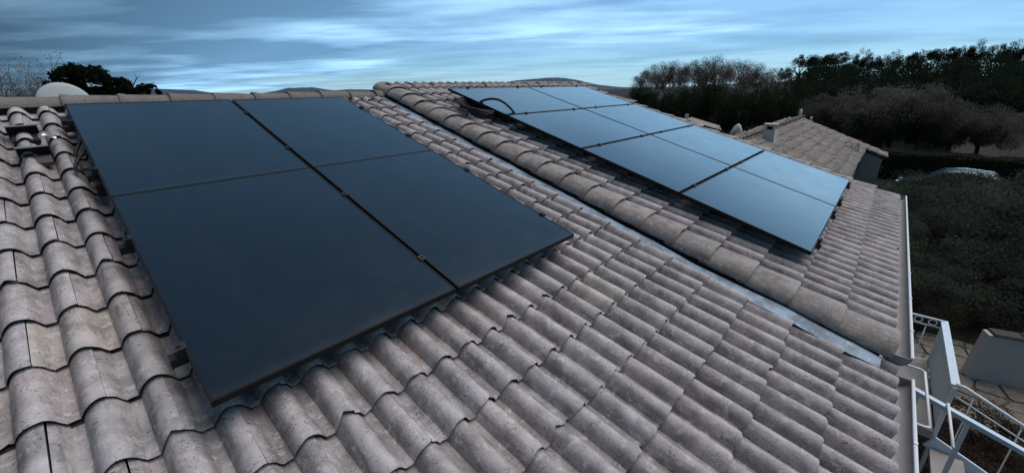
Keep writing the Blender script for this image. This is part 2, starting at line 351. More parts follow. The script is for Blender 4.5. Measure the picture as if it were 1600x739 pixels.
def build_hills():
    sky_line = [(140, .3), (120, .5), (105, .35), (95, .45), (90, .25), (86, .5), (83.05, .73), (81.3, .66), (78.7, .5), (76.8, .15), (72.9, 0.0), (70.9, .24), (69.5, .56), (66.8, .6), (64.7, .2), (62.8, .3), (58.6, .16), (50.5, .34), (45.5, .45), (43.7, .68), (42, .97), (39.5, 1.18), (36.1, 1.32), (34, 1.06), (31.1, .37), (28.6, .03), (26.2, -.15), (22.4, -.2), (15, .1), (5, .4), (-20, .3), (-50, .2)]
    rng = random.Random(4); az = np.arange(-50, 140.01, 0.5); xs = [s[0] for s in sky_line][::-1]; ys = [s[1] for s in sky_line][::-1]
    v = []; D = 2600.0
    for a in az:
        e = np.interp(a, xs, ys) + rng.uniform(-.025, .025); top = D * math.tan(R(e)); c, s = math.cos(R(a)), math.sin(R(a))
        for d, z in ((1500, -16), (1900, -16 + (top + 16) * .3), (2300, -16 + (top + 16) * .72 + rng.uniform(-2, 2)), (D, top), (3200, -16 + (top + 16) * .5), (3900, -20)): v.append((d * c, d * s, z))
    f = []
    for i in range(len(az) - 1):
        for k in range(5): a = i * 6 + k; f.append((a, a + 6, a + 7, a + 1))
    tag(mesh_obj('hills', pydata('hills', v, f, True), M['hills']), 'low blue-grey hills along the horizon', 'hills', kind='structure')
build_hills()

# ================================================================== THE HOUSE
T = R(16.4); CT, ST = math.cos(T), math.sin(T)
OA = Vector((0.12125, 4.87174, -0.05086)); OB = Vector((3.83099, 4.64449, 0.02412))
CREST = -0.13                                     # tile crests lie this far under the panel faces
house = empty('house', (2.5, 2.5, GZ)); tag(house, 'low house with weathered grey-pink tiled roof in two steps, carrying the solar panels', 'house')
HI = Vector((-2.5, -2.5, -GZ))                    # world -> house local
def roof_frame(o): return (o + HI), (T, 0, 0)
rng = random.Random(11)

PITCH, TW, GAUGE, TL = 0.1635, 0.327, 0.307, 0.375
def prof(x):
    """height of a double-barrel tile over its pan, crests at PITCH*(k+0.5)"""
    w = abs((x / PITCH) % 1.0 - 0.5) * PITCH
    return 0.066 * max(0.0, 1 - (w / 0.0605) ** 2.2) ** 0.80
def tile_mesh(name, x0, x1, seed, n=None, chip=None):
    """one tile: local x across, y=0 at the butt going up the slope, z=0 at the crest of the butt"""
    r = random.Random(seed); n = n or max(8, int(round((x1 - x0) / 0.0118)))
    xs = [x0 + (x1 - x0) * i / n for i in range(n + 1)]
    v = []; f = []
    w1, w2, p1, p2 = r.uniform(.0015, .004), r.uniform(.001, .0025), r.uniform(0, 6), r.uniform(0, 6)
    for i, x in enumerate(xs):
        z = prof(x) - 0.066
        lap = -0.006 if x < x0 + 0.017 else 0.0                     # under-lap of the side joint
        j = w1 * math.sin(40 * x + p1) + w2 * math.sin(95 * x + p2)
        if chip is not None: j += 0.022 * max(0, 1 - abs(x - (x0 + chip)) / 0.028)
        z += lap
        v += [(x, 0.020 + j, z - 0.023), (x, 0.000 + j, z - 0.007), (x, 0.009 + j, z), (x, 0.19, z - 0.0165), (x, TL, z - 0.034)]
    for i in range(n):
        for k in range(4):
            a = i * 5 + k; f.append((a, a + 5, a + 6, a + 1))
    # free right edge of the side lap
    b0 = len(v); a = n * 5
    for k in range(1, 5): p = v[a + k]; v.append((p[0] + 0.0005, p[1], p[2] - 0.008))
    for k in range(3): f.append((a + 1 + k, b0 + k, b0 + k + 1, a + 2 + k))
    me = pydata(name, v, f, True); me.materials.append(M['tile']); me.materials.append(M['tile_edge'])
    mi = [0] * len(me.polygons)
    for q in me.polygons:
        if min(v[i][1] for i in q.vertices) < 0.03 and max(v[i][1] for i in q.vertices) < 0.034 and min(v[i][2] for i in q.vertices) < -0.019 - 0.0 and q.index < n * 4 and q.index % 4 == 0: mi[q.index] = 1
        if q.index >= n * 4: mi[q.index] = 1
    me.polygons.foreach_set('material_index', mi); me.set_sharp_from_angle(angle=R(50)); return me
SEAM = PITCH * 1.5 + 0.021
FULL = [tile_mesh('roof_tile', SEAM - TW, SEAM - 0.002, s, chip=(0.19 if s == 5 else 0.07 if s == 3 else 0.29 if s == 7 else None)) for s in range(9)]
EAVE_END = tile_mesh('roof_tile', SEAM - TW, SEAM + 0.135, 90)
HALF = [tile_mesh('roof_tile', SEAM - PITCH, SEAM - 0.002, 20 + s) for s in range(2)]
RIGHT_FULL = [tile_mesh('roof_tile', SEAM - TW, SEAM + 0.014, 30 + s) for s in range(3)]
RIGHT_HALF = [tile_mesh('roof_tile', SEAM - PITCH, SEAM + 0.014, 40 + s) for s in range(2)]
LEFT_FULL = [tile_mesh('roof_tile', 0.0, SEAM - 0.002, 50 + s) for s in range(3)]; LEFT_HALF = [tile_mesh('roof_tile', PITCH, SEAM - 0.002, 55 + s) for s in range(2)]

def lay_tile(me, slope, a, b, name='roof_tile'):
    o = bpy.data.objects.new(name, me); C.objects.link(o); o.parent = slope
    o.location = (a + rng.uniform(-.002, .002), -b + rng.uniform(-.004, .004), CREST + rng.uniform(-.0015, .002))
    o.rotation_euler = (rng.uniform(-.004, .004), rng.uniform(-.006, .006), rng.uniform(-.006, .006))
    return o
def field(name, slope, a0, a1, b_list, mat, step=0.0272, n_off=CREST, flip=False):
    """joined run of tiles where they cannot be picked apart"""
    xs = np.arange(a0, a1 + 1e-6, step); v = []; f = []
    for b in b_list:
        base = len(v)
        for x in xs:
            z = prof(x) - 0.066 + n_off
            v += [(x, -b + .004, z - .021), (x, -b, z), (x, -b + TL, z - .026)]
        for i in range(len(xs) - 1):
            for k in range(2): q = base + i * 3 + k; f.append((q, q + 3, q + 4, q + 1))
    o = mesh_obj(name, pydata(name, v, f, True), mat, slope); o['kind'] = 'stuff'; return o

# --- slope A (in front, four panels)
locA, rotA = roof_frame(OA)
deckA = MB().box(-4.2, 3.19, -5.50, 0.56, CREST - 0.16, CREST - 0.095)
slopeA = deckA.build('roof_slope', M['deck'], house, loc=locA, rot=rotA); slopeA['label'] = 'lower roof slope in the foreground'
LAST_CREST = -0.105 + PITCH * 19                                     # 3.0
NCOURSE = 20
for c in range(NCOURSE):
    b = 5.53 - GAUGE * c
    # frame: tile local x of 2nd barrel crest = PITCH*1.5 ; put it on LAST_CREST
    a = LAST_CREST - PITCH * 1.5
    if c % 2 == 0:
        lay_tile(EAVE_END if c == 0 else rng.choice(RIGHT_FULL), slopeA, a, b); a -= TW
    else:
        lay_tile(rng.choice(RIGHT_HALF), slopeA, a, b); a -= PITCH
    while a > -1.72:
        lay_tile(rng.choice(FULL), slopeA, a, b); a -= TW
aa = LAST_CREST - PITCH * 1.5
x_end = -1.72 + 0.04
kk = math.floor((x_end - aa) / PITCH); sh = aa + kk * PITCH
fl = field('roof_tile_field', slopeA, 0, 1, [], M['tile'])
bpy.data.objects.remove(fl)
def field_shifted(slope, x0, x1, phase, bl, mat, name='roof_tile_field'):
    o = field(name, slope, x0 - phase, x1 - phase, bl, mat); o.location = (phase, 0, 0); return o
field_shifted(slopeA, -4.15, -1.47, aa, [5.53 - GAUGE * c - 0.0 for c in range(NCOURSE)], M['tile']).location = (aa, 0, -0.004)

# --- slope B (behind, one step higher, eight panels)
locB, rotB = roof_frame(OB)
deckB = MB().box(-0.50, 4.68, -5.22, 0.78, CREST - 0.15, CREST - 0.095)
slopeB = deckB.build('roof_slope', M['deck'], house, loc=locB, rot=rotB); slopeB['label'] = 'higher roof slope behind the flashing'
EAVEB = 5.25
aB0 = -0.262
NB = 20
for c in range(NB):
    b = EAVEB - GAUGE * c
    a = aB0; k = 0
    if c % 2: lay_tile(rng.choice(LEFT_HALF), slopeB, a - (TW - PITCH), b); a += PITCH
    else: lay_tile(rng.choice(LEFT_FULL), slopeB, a, b); a += TW
    while a + SEAM < 4.50:
        lay_tile(rng.choice(FULL), slopeB, a, b); a += TW
    if a + SEAM - TW + PITCH < 4.5: lay_tile(rng.choice(HALF), slopeB, a - TW + PITCH, b)

# --- verge tiles, both sides of slope B
def verge_mesh(side, seed):
    r = random.Random(seed)
    pr = [(-0.250, -0.064), (-0.270, -0.044), (-0.30, -0.024), (-0.345, -0.011), (-0.40, -0.008), (-0.46, -0.014), (-0.51, -0.028), (-0.55, -0.050), (-0.572, -0.080), (-0.58, -0.114)]
    if side > 0: pr = [(4.36 - (x + 0.255) * 0.75, z) for x, z in pr]
    n = len(pr); v = []; f = []; th = 0.018
    for (x, z) in pr:
        j = r.uniform(-.004, .004)
        v += [(x, 0.016 + j, z - th), (x, j, z - .003), (x, .008 + j, z + .001), (x, TL, z - 0.036)]
    for i in range(n - 1):
        for k in range(3):
            a = i * 4 + k; q = (a, a + 4, a + 5, a + 1); f.append(q[::-1] if side < 0 else q)
    # inner return of the flange
    e = (n - 1) * 4; b0 = len(v); s = 1 if side < 0 else -1
    v += [(pr[-1][0] + s * th, 0.004, pr[-1][1]), (pr[-1][0] + s * th, TL, pr[-1][1] - .024)]
    f.append((e + 1, e + 3, b0 + 1, b0))
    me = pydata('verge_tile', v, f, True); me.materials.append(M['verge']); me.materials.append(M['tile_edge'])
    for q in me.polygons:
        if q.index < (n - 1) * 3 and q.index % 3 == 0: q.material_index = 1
    me.set_sharp_from_angle(angle=R(45)); return me
for side in (-1, 1):
    ms = [verge_mesh(side, 60 + s) for s in range(3)]
    for c in range(NB):
        o = lay_tile(rng.choice(ms), slopeB, 0, EAVEB + 0.004 - GAUGE * c, 'verge_tile'); o.location.z = CREST + 0.008 + rng.uniform(-.004, .005); o.rotation_euler.z += rng.uniform(-.008, .008)

# --- step wall and flashing between the slopes
sw = MB().box(-0.535, -0.49, -5.18, 0.74, CREST - 0.30, CREST - 0.085); sw.build('step_wall', M['deck'], house, loc=locB, rot=rotB)
def flashing():
    r = random.Random(5); v = []; f = []; nb = 70
    for i in range(nb + 1):
        b = -0.42 + (5.42 + 0.42) * i / nb; w = 0.003 * math.sin(b * 7.1) + r.uniform(-.003, .003)
        base = CREST - 0.030 + w + (0.034 if i > nb - 6 else 0.034 * max(0, (i - nb + 14) / 8) if i > nb - 14 else 0)
        wid = 0.0 if i < nb - 1 else 0.02
        for x, z in ((2.99 + wid, base - .012), (3.045, base + .002), (3.075, base + .004 + r.uniform(-.002, .002)), (3.10, base + .006), (3.108, base + .014)): v.append((x, -b, z))
    for i in range(nb):
        for k in range(4): a = i * 5 + k; f.append((a, a + 1, a + 6, a + 5)[::-1])
    return mesh_obj('flashing', pydata('flashing', v, f, True), M['zinc'], house, locA, rotA)
flashing()

# --- ridge tiles
def cap_profile(r, h, n=10, th=0.016):
    o = [(r * math.cos(math.pi * k / n), h * math.sin(math.pi * k / n)) for k in range(n + 1)]
    return o
def ridge_cap_mesh(seed, L=0.42, r0=0.118, h0=0.088):
    rr = random.Random(seed); v = []; f = []; n = 10
    # rim collar at x=0, plain barrel to x=L (narrower, slips under the next collar)
    st = [(0.004, r0 * 1.02 - .018, h0 * 1.04 - .016), (0.0, r0 * 1.04, h0 * 1.06), (0.012, r0 * 1.05, h0 * 1.09), (0.05, r0 * 1.03, h0 * 1.05), (0.065, r0 * .98, h0 * .98), (0.2, r0 * .95, h0 * .94), (L, r0 * .90, h0 * .88)]
    for x, r, h in st:
        for k in range(n + 1):
            t = math.pi * k / n; v.append((x + rr.uniform(-.001, .001), r * math.cos(t), h * math.sin(t)))
    for i in range(len(st) - 1):
        for k in range(n): a = i * (n + 1) + k; f.append((a, a + 1, a + n + 2, a + n + 1))
    me = pydata('ridge_tile', v, f, True); me.materials.append(M['ridge']); me.set_sharp_from_angle(angle=R(50)); return me
caps = [ridge_cap_mesh(s) for s in range(4)]
def ridge(x0, x1, y, z, pitch=0.375):
    x = x0
    while x < x1 - 0.1:
        o = bpy.data.objects.new('ridge_tile', rng.choice(caps)); C.objects.link(o); o.parent = house
        o.location = Vector((x, y + rng.uniform(-.006, .006), z + rng.uniform(-.004, .006))) + HI
        o.rotation_euler = (rng.uniform(-.03, .03), rng.uniform(-.008, .016), rng.uniform(-.012, .012)); x += pitch
YRA = 5.43; ZRA = -0.075
ridge(-4.0, 3.25, YRA, ZRA)
YRB = 5.41; ZRB = 0.018
ridge(3.36, 8.60, YRB, ZRB)
# bedding mortar under the caps and the closed end of the upper ridge
MB().box(-4.0, 3.3, YRA - .085, YRA + .085, ZRA - .09, ZRA + .03, top=(-4.0, 3.3, YRA - .05, YRA + .05)).build('ridge_bedding', M['mortar'], house, loc=HI)
MB().box(3.42, 8.56, YRB - .085, YRB + .085, ZRB - .09, ZRB + .03, top=(3.42, 8.56, YRB - .05, YRB + .05)).build('ridge_bedding', M['mortar'], house, loc=HI)
pr = [(0, -.115, -.10)] + [(0, -.105 * math.cos(math.pi * k / 10), .078 * math.sin(math.pi * k / 10)) for k in range(11)] + [(0, .115, -.10)]
MB().loft([(3.385, YRB + p[1], ZRB + p[2]) for p in pr], [(3.43, YRB + p[1], ZRB + p[2]) for p in pr]).build('ridge_end', M['cap_mortar'], house, loc=HI)

# --- rear slopes
for (x0, x1, yr, zr, d) in ((-4.2, 3.3, YRA, ZRA, 5.9), (3.3, 8.55, YRB, ZRB, 5.9)):
    o = empty  # rear slope deck + tiles
    me = MB().box(x0, x1, -d, -0.04, CREST - .14, CREST - .09)
    loc = Vector((0, yr, zr + 0.10)) + HI
    rs = bpy.data.objects.new('rear_slope', me.mesh('rear_slope')); rs.data.materials.append(M['deck']); C.objects.link(rs); rs.parent = house
    rs.matrix_local = Matrix.Translation(Vector((x0 + x1, yr, zr + 0.05)) + HI) @ Matrix.Rotation(math.pi, 4, 'Z') @ Matrix.Rotation(T, 4, 'X')
    field('roof_tile_field', rs, x0, x1, [d - GAUGE * c for c in range(19)], M['tile'], step=0.0327)

# --- gutters
def gutter(x0, x1, yc, zt, r, name='gutter'):
    g = empty_mesh = MB(); n = 12; th = 0.004
    o = [(yc - r * math.cos(math.pi * k / n), zt - r * math.sin(math.pi * k / n)) for k in range(n + 1)]
    i = [(yc - (r - th) * math.cos(math.pi * k / n), zt - (r - th) * math.sin(math.pi * k / n)) for k in range(n + 1)]
    ring = o + i[::-1]
    g.loft([(x0, y, z) for y, z in ring], [(x1, y, z) for y, z in ring])
    ob = g.build(name, M['gutter_in'], house, 'auto', loc=HI)
    MB().tube([(x0, yc - r, zt + .004), ((x0 + x1) / 2, yc - r, zt + .004), (x1, yc - r, zt + .004)], 0.0095, 8).build('gutter_lip', M['white_paint'], ob)
    outer = [(yc - (r + .002) * math.cos(math.pi * k / n), zt - (r + .002) * math.sin(math.pi * k / n)) for k in range(n // 2 + 1)]
    return ob
gA = gutter(-4.0, 3.27, -0.395, -1.800, 0.074)
gB = gutter(3.30, 8.60, -0.365, -1.672, 0.072)
for g, x, yc, zt in ((gA, 3.27, -0.395, -1.80), (gB, 8.60, -0.365, -1.672), (gB, 3.30, -0.365, -1.672)):
    n = 12; r = .074
    p_ = [(yc - r * math.cos(math.pi * k / n), zt - r * math.sin(math.pi * k / n)) for k in range(n + 1)]
    MB().loft([(x - .002, y, z) for y, z in p_], [(x + .003, y, z) for y, z in p_]).build('gutter_end', M['gutter_in'], g)
for g, x0, x1, yc, zt in ((gA, -3.6, 3.2, -0.395, -1.80), (gB, 3.7, 8.5, -0.365, -1.672)):
    x = x0
    while x < x1:
        MB().box(x, x + .022, yc - .082, yc - .066, zt - .05, zt + .016).build('gutter_bracket', M['white_paint'], g); x += 0.62

# --- walls under the roof
MB().box(-4.0, 8.4, 0.10, 0.30, GZ, -1.90).build('wall', M['render'], house, loc=HI)
MB().box(-4.0, 8.4, 10.3, 10.5, GZ, -1.90).build('wall', M['render'], house, loc=HI)
pg = [(0.30, GZ), (10.3, GZ), (10.3, -1.9), (5.42, -0.38), (0.30, -1.9)]
MB().loft([(8.2, y, z) for y, z in pg], [(8.4, y, z) for y, z in pg]).build('gable_wall', M['render'], house, loc=HI)
MB().loft([(-4.0, y, z) for y, z in pg], [(-3.8, y, z) for y, z in pg]).build('gable_wall', M['render'], house, loc=HI)
MB().box(-4.1, 3.28, -0.32, -0.30, -1.99, -1.83).build('fascia', M['wood'], house, loc=HI)
MB().box(3.34, 8.5, -0.29, -0.27, -1.86, -1.70).build('fascia', M['wood'], house, loc=HI)
MB().box(-4.1, 8.45, -0.298, 0.11, -1.99, -1.965).build('soffit', M['wood'], house, loc=HI)

# ================================================================== SOLAR PANELS
def panel_parts(w, h, nm):
    """frame and glass of one module: local x 0..w, y 0..-h, top face at z=0"""
    lip, t = 0.011, 0.032
    v = []; f = []
    def ringbox(x0, x1, y0, y1, z0, z1):
        v0 = len(v); v.extend([(x0, y0, z0), (x1, y0, z0), (x1, y1, z0), (x0, y1, z0), (x0, y0, z1), (x1, y0, z1), (x1, y1, z1), (x0, y1, z1)])
        f.extend([[v0 + i for i in q] for q in [(0, 3, 2, 1), (4, 5, 6, 7), (0, 1, 5, 4), (1, 2, 6, 5), (2, 3, 7, 6), (3, 0, 4, 7)]])
    ringbox(0, lip, -h, 0, -t, 0); ringbox(w - lip, w, -h, 0, -t, 0)
    ringbox(lip, w - lip, -lip, 0, -t, 0); ringbox(lip, w - lip, -h, -h + lip, -t, 0)
    fr = pydata('frame', v, f); 
    gl = MB().box(lip, w - lip, -h + lip, -lip, -0.012, -0.0022).mesh('glass')
    bm = bmesh.new(); bm.from_mesh(fr); bmesh.ops.bevel(bm, geom=[e for e in bm.edges], offset=0.0012, segments=1, affect='EDGES'); bm.to_mesh(fr); bm.free()
    fr.materials.append(M['black_frame']); gl.materials.append(M['glass']); return fr, gl
PW, PH = 1.134, 1.722
frA, glA = panel_parts(PW, PH, 'p'); frB, glB = panel_parts(PH, PW, 'l')
def local_to_world(o, a, b, n): return o + Vector((a, 0, 0)) + Vector((0, -CT, -ST)) * b + Vector((0, -ST, CT)) * n
def put_panel(o, a, b, fr, gl, label, group):
    e = empty('solar_panel', local_to_world(o, a, b, rng.uniform(-.0015, .0015)), (T + rng.uniform(-.0012, .0012), rng.uniform(-.001, .001), 0)); tag(e, label, 'solar panel', group)
    for nm, me in (('frame', fr), ('glass', gl)): link(bpy.data.objects.new(nm, me), e)
    return e
posA = {(0, 0): 'upper left', (1, 0): 'upper right', (0, 1): 'lower left', (1, 1): 'lower right'}
for j in range(2):
    for i in range(2):
        put_panel(OA, i * 1.154 + 0.0, j * 1.7228, frA, glA, 'large dark upright solar panel, %s of the four on the near roof slope' % posA[(i, j)], 'four panels on the near roof slope')
rowsB = ['top row at the ridge', 'second row from the ridge', 'third row from the ridge', 'bottom row nearest the eave']
for j in range(4):
    for i in range(2):
        put_panel(OB, i * 1.7228, j * 1.154, frB, glB, 'sky-reflecting solar panel on the higher roof, %s, %s side' % (rowsB[j], ('near', 'far')[i]), 'eight panels on the higher roof slope')

# mounting rails with clamps and roof hooks
def clamp(mb, a, b, along, end=False):
    """clamp pressing on the frames at (a,b); along='x' -> the seam runs along the slope"""
    w, l = 0.032, 0.045
    if along == 'x': mb.box(a - w / 2 - .004, a + w / 2 + .004, -b - l / 2, -b + l / 2, 0.0035, 0.008); mb.box(a - .0075, a + .0075, -b - l / 2, -b + l / 2, -.034, 0.0035); mb.tube([(a, -b, .008), (a, -b, .0155)], .0075, 6)
    else: mb.box(a - l / 2, a + l / 2, -b - w / 2 - .004, -b + w / 2 + .004, 0.0035, 0.008); mb.box(a - l / 2, a + l / 2, -b - .0075, -b + .0075, -.034, .0035); mb.tube([(a, -b, .008), (a, -b, .0155)], .0075, 6)
    return mb
def hook(a, b, along):
    mb = MB()
    if along == 'x': mb.box(a - .015, a + .015, -b - .006, -b + .006, CREST - .02, -.078); mb.box(a - .015, a + .015, -b, -b + .14, CREST - .022, CREST - .014)
    else: mb.box(a - .015, a + .015, -b - .006, -b + .006, CREST - .02, -.078)
    return mb
ordr = ['uppermost', 'second', 'third', 'lowest']
for k, b in enumerate((0.412, 1.314, 2.221, 3.118)):
    e = empty('mounting_rail', local_to_world(OA, 0, 0, 0), (T, 0, 0)); tag(e, 'black aluminium rail with clamps crossing under the four-panel array, %s from the ridge' % ordr[k], 'mounting rail', 'rails under the four-panel array')
    MB().box(-0.045, 2.345, -b - .02, -b + .02, -.076, -.034).build('rail', M['rail_metal'], e)
    clamp(MB(), 1.144, b, 'x').build('clamp', M['black_metal'], e)
    for a, s in ((-.012, -1), (2.30, 1)):
        mb = MB(); mb.box(a - .012, a + .012, -b - .022, -b + .022, -.033, .004); mb.box(a - (.012 if s < 0 else .022), a + (.022 if s < 0 else .012), -b - .022, -b + .022, .0035, .0085)
        mb.tube([(a, -b, .008), (a, -b, .016)], .0075, 6); mb.build('end_clamp', M['black_metal'], e)
    MB().box(-.052, -.044, -b - .022, -b + .022, -.078, -.032).build('end_cap', M['black_metal'], e)
    for a in (0.14, 0.8, 1.46, 2.13): hook(a, b, 'x').build('roof_hook', M['rail_metal'], e)
for k, a in enumerate((0.375, 1.475, 2.10, 3.19)):
    e = empty('mounting_rail', local_to_world(OB, 0, 0, 0), (T, 0, 0)); tag(e, 'black rail running down under the eight-panel array, %s from the cable coil' % ['first', 'second', 'third', 'fourth'][k], 'mounting rail', 'rails under the eight-panel array')
    MB().box(a - .02, a + .02, -4.632, 0.05, -.076, -.034).build('rail', M['rail_metal'], e)
    for j in (1, 2, 3): clamp(MB(), a, j * 1.154 - .010, 'y').build('clamp', M['black_metal'], e)
    for b, s in ((-.013, -1), (4.609, 1)):
        mb = MB(); mb.box(a - .022, a + .022, -b - .012, -b + .012, -.033, .004); y0 = -b
        mb.box(a - .022, a + .022, y0 - (.022 if s < 0 else .012), y0 + (.012 if s < 0 else .022), .0035, .0085); mb.tube([(a, y0, .008), (a, y0, .018)], .0075, 6); mb.build('end_clamp', M['black_metal'], e)
    MB().box(a - .022, a + .022, -4.640, -4.632, -.078, -.032).build('end_cap', M['black_metal'], e)
    for b in (0.2, 1.3, 2.5, 3.6, 4.4): hook(a, b, 'y').build('roof_hook', M['rail_metal'], e)

# black skirt board closing the near long edge of array B
def small_details():
    # cable coil lying on the tiles beside the upper array
    r = random.Random(8); pts = []
    cx, cb = -0.03, 0.72
    for k in range(6):
        for q in range(26):
            t = 2 * math.pi * q / 26; rr = 0.155 + 0.012 * math.sin(3 * t + k) + r.uniform(-.003, .003) + .008 * k
            pts.append((cx + rr * .9 * math.cos(t + .4), -(cb + rr * 1.55 * math.sin(t + .4)) + .02 * k, CREST + .022 + .013 * k + .012 * math.sin(2 * t + k)))
    e = empty('cable_coil', local_to_world(OB, 0, 0, 0), (T, 0, 0)); tag(e, 'coil of black cable lying on the tiles beside the eight-panel array', 'cable')
    MB().tube(pts, 0.0155, 7).build('coil', M['cable'], e, True)
    arc = []
    for q in range(17):
        t = q / 16; arc.append((0.04 + 0.17 * t, -(0.55 + 0.62 * t), CREST + .07 + 0.15 * math.sin(math.pi * min(1, t * 1.02)) ** .8))
    MB().tube(arc, 0.0155, 7).build('loop', M['cable'], e, True)
    # cables drooping at the left edge of the near array
    e = empty('panel_cable', local_to_world(OA, 0, 0, 0), (T, 0, 0)); tag(e, 'black cable looping out from under the left edge of the upper left panel', 'cable')
    for nm, (b0, b1, dep) in (('lead', (0.60, 0.95, .085)), ('lead', (0.80, 1.22, .11)), ('lead', (.98, 1.34, .06))):
        pp = [(0.05 - dep * 1.2 * math.sin(math.pi * q / 14) , -(b0 + (b1 - b0) * q / 14), CREST + .012 + .07 * abs(math.cos(math.pi * q / 14)) ** 2) for q in range(15)]
        MB().tube(pp, 0.010, 7).build(nm, M['cable'], e, True)
    MB().box(-.055, .05, -.24, -.12, CREST - .01, -.055).build('junction_box', M['black_metal'], e)
    MB().box(-.03, .05, -1.42, -1.22, CREST - .01, -.058).build('connector_block', M['black_metal'], e)
    # roof vents
    for k, (a, b, lab) in enumerate(((-0.262, 0.205, 'dark metal roof vent hood just under the ridge at the left'), (-0.238, 0.635, 'grey metal roof vent hood below the upper vent at the left'))):
        e = empty('roof_vent', local_to_world(OA, a, b, CREST), (T, 0, 0)); tag(e, lab, 'roof vent', 'two roof vents left of the panels')
        w = .082; l = .17; h = .045
        # sloping sheet, two cheeks, dark mouth, bright folded lip
        mb = MB(); mb.add([(-w, 0, h), (w, 0, h + .004), (w * .95, l, -.012), (-w * .95, l, -.012), (-w, 0, h - .003), (w, 0, h + .001), (w * .95, l, -.015), (-w * .95, l, -.015)], [(0, 1, 2, 3), (7, 6, 5, 4), (0, 4, 5, 1), (1, 5, 6, 2), (2, 6, 7, 3), (3, 7, 4, 0)])
        mb.build('hood', M['vent_metal'], e)
        for s in (-1, 1): MB().add([(s * w * .98, .004, h - .004), (s * w * .95, l, -.016), (s * w * .95, .02, -.055), (s * w * .92, .004, h - .004), (s * w * .9, l, -.016), (s * w * .9, .02, -.055)], [(0, 1, 2), (5, 4, 3), (0, 3, 4, 1), (1, 4, 5, 2), (2, 5, 3, 0)]).build('cheek', M['vent_metal'], e)
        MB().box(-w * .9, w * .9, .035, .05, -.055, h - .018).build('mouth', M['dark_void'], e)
        MB().beam((-w, -.004, h), (w * .9, -.004, h + .004), .010, .007).build('lip', M['vent_lip'], e)
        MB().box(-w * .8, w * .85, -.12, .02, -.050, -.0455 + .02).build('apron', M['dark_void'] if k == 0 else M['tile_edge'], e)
    mb = MB(); pp = [(-.03 + .012 * q, .02 + .004 * q, .05 + .018 * math.sin(q * .7)) for q in range(8)]
    v = []; 
    for x, y, z in pp: v += [(x, y - .02, z), (x, y + .03, z + .012), (x, y - .02, z - .004), (x, y + .03, z + .008)]
    f = []
    for q in range(7): a = q * 4; f += [(a, a + 4, a + 5, a + 1), (a + 3, a + 7, a + 6, a + 2), (a + 2, a + 6, a + 4, a), (a + 1, a + 5, a + 7, a + 3)]
    e = mesh_obj('metal_strip', pydata('metal_strip', v, f, True), M['vent_lip'], None, local_to_world(OA, -.165, .50, CREST + .0), (T, 0, 0)); tag(e, 'small curled bright metal strip beside the grey roof vent', 'metal strip')
small_details()

# ================================================================== SATELLITE DISH behind the ridge
def dish():
    D = 9.6; e = empty('satellite_dish', (0.27, D, -1.25)); tag(e, 'pale satellite dish rising behind the ridge at the far left', 'satellite dish')
    Rr = 0.325; v = []; f = []; nr, na = 7, 36
    for i in range(nr + 1):
        q = Rr * i / nr
        for k in range(na): t = 2 * math.pi * k / na; v.append((q * math.cos(t), .42 * q * q - .045, q * math.sin(t) * 1.06))
    nv = len(v); v += [(x, y + .012, z) for x, y, z in v]
    for i in range(nr):
        for k in range(na):
            a, b = i * na + k, i * na + (k + 1) % na; f.append((a, b, b + na, a + na)); f.append((nv + a, nv + a + na, nv + b + na, nv + b))
    for k in range(na): a, b = nr * na + k, nr * na + (k + 1) % na; f.append((a, b, nv + b, nv + a))
    top = 0.225; cz = top - Rr * 1.06 + 1.25
    o = mesh_obj('reflector', pydata('reflector', v, f, True), M['dish'], e, (0, 0, cz), (R(-12), 0, R(8)))
    MB().tube([(0, .06, 0), (0, .06, cz - .05)], .022, 10).build('mast', M['vent_metal'], e, True)
    MB().tube([(0, .0, cz - .30), (0, -.25, cz - .12), (0, -.36, cz - .02)], .012, 8).build('feed_arm', M['vent_metal'], e, True)
    MB().tube([(0, -.36, cz - .05), (0, -.40, cz + .02)], .03, 10).build('feed_horn', M['white_paint'], e, True)
dish()

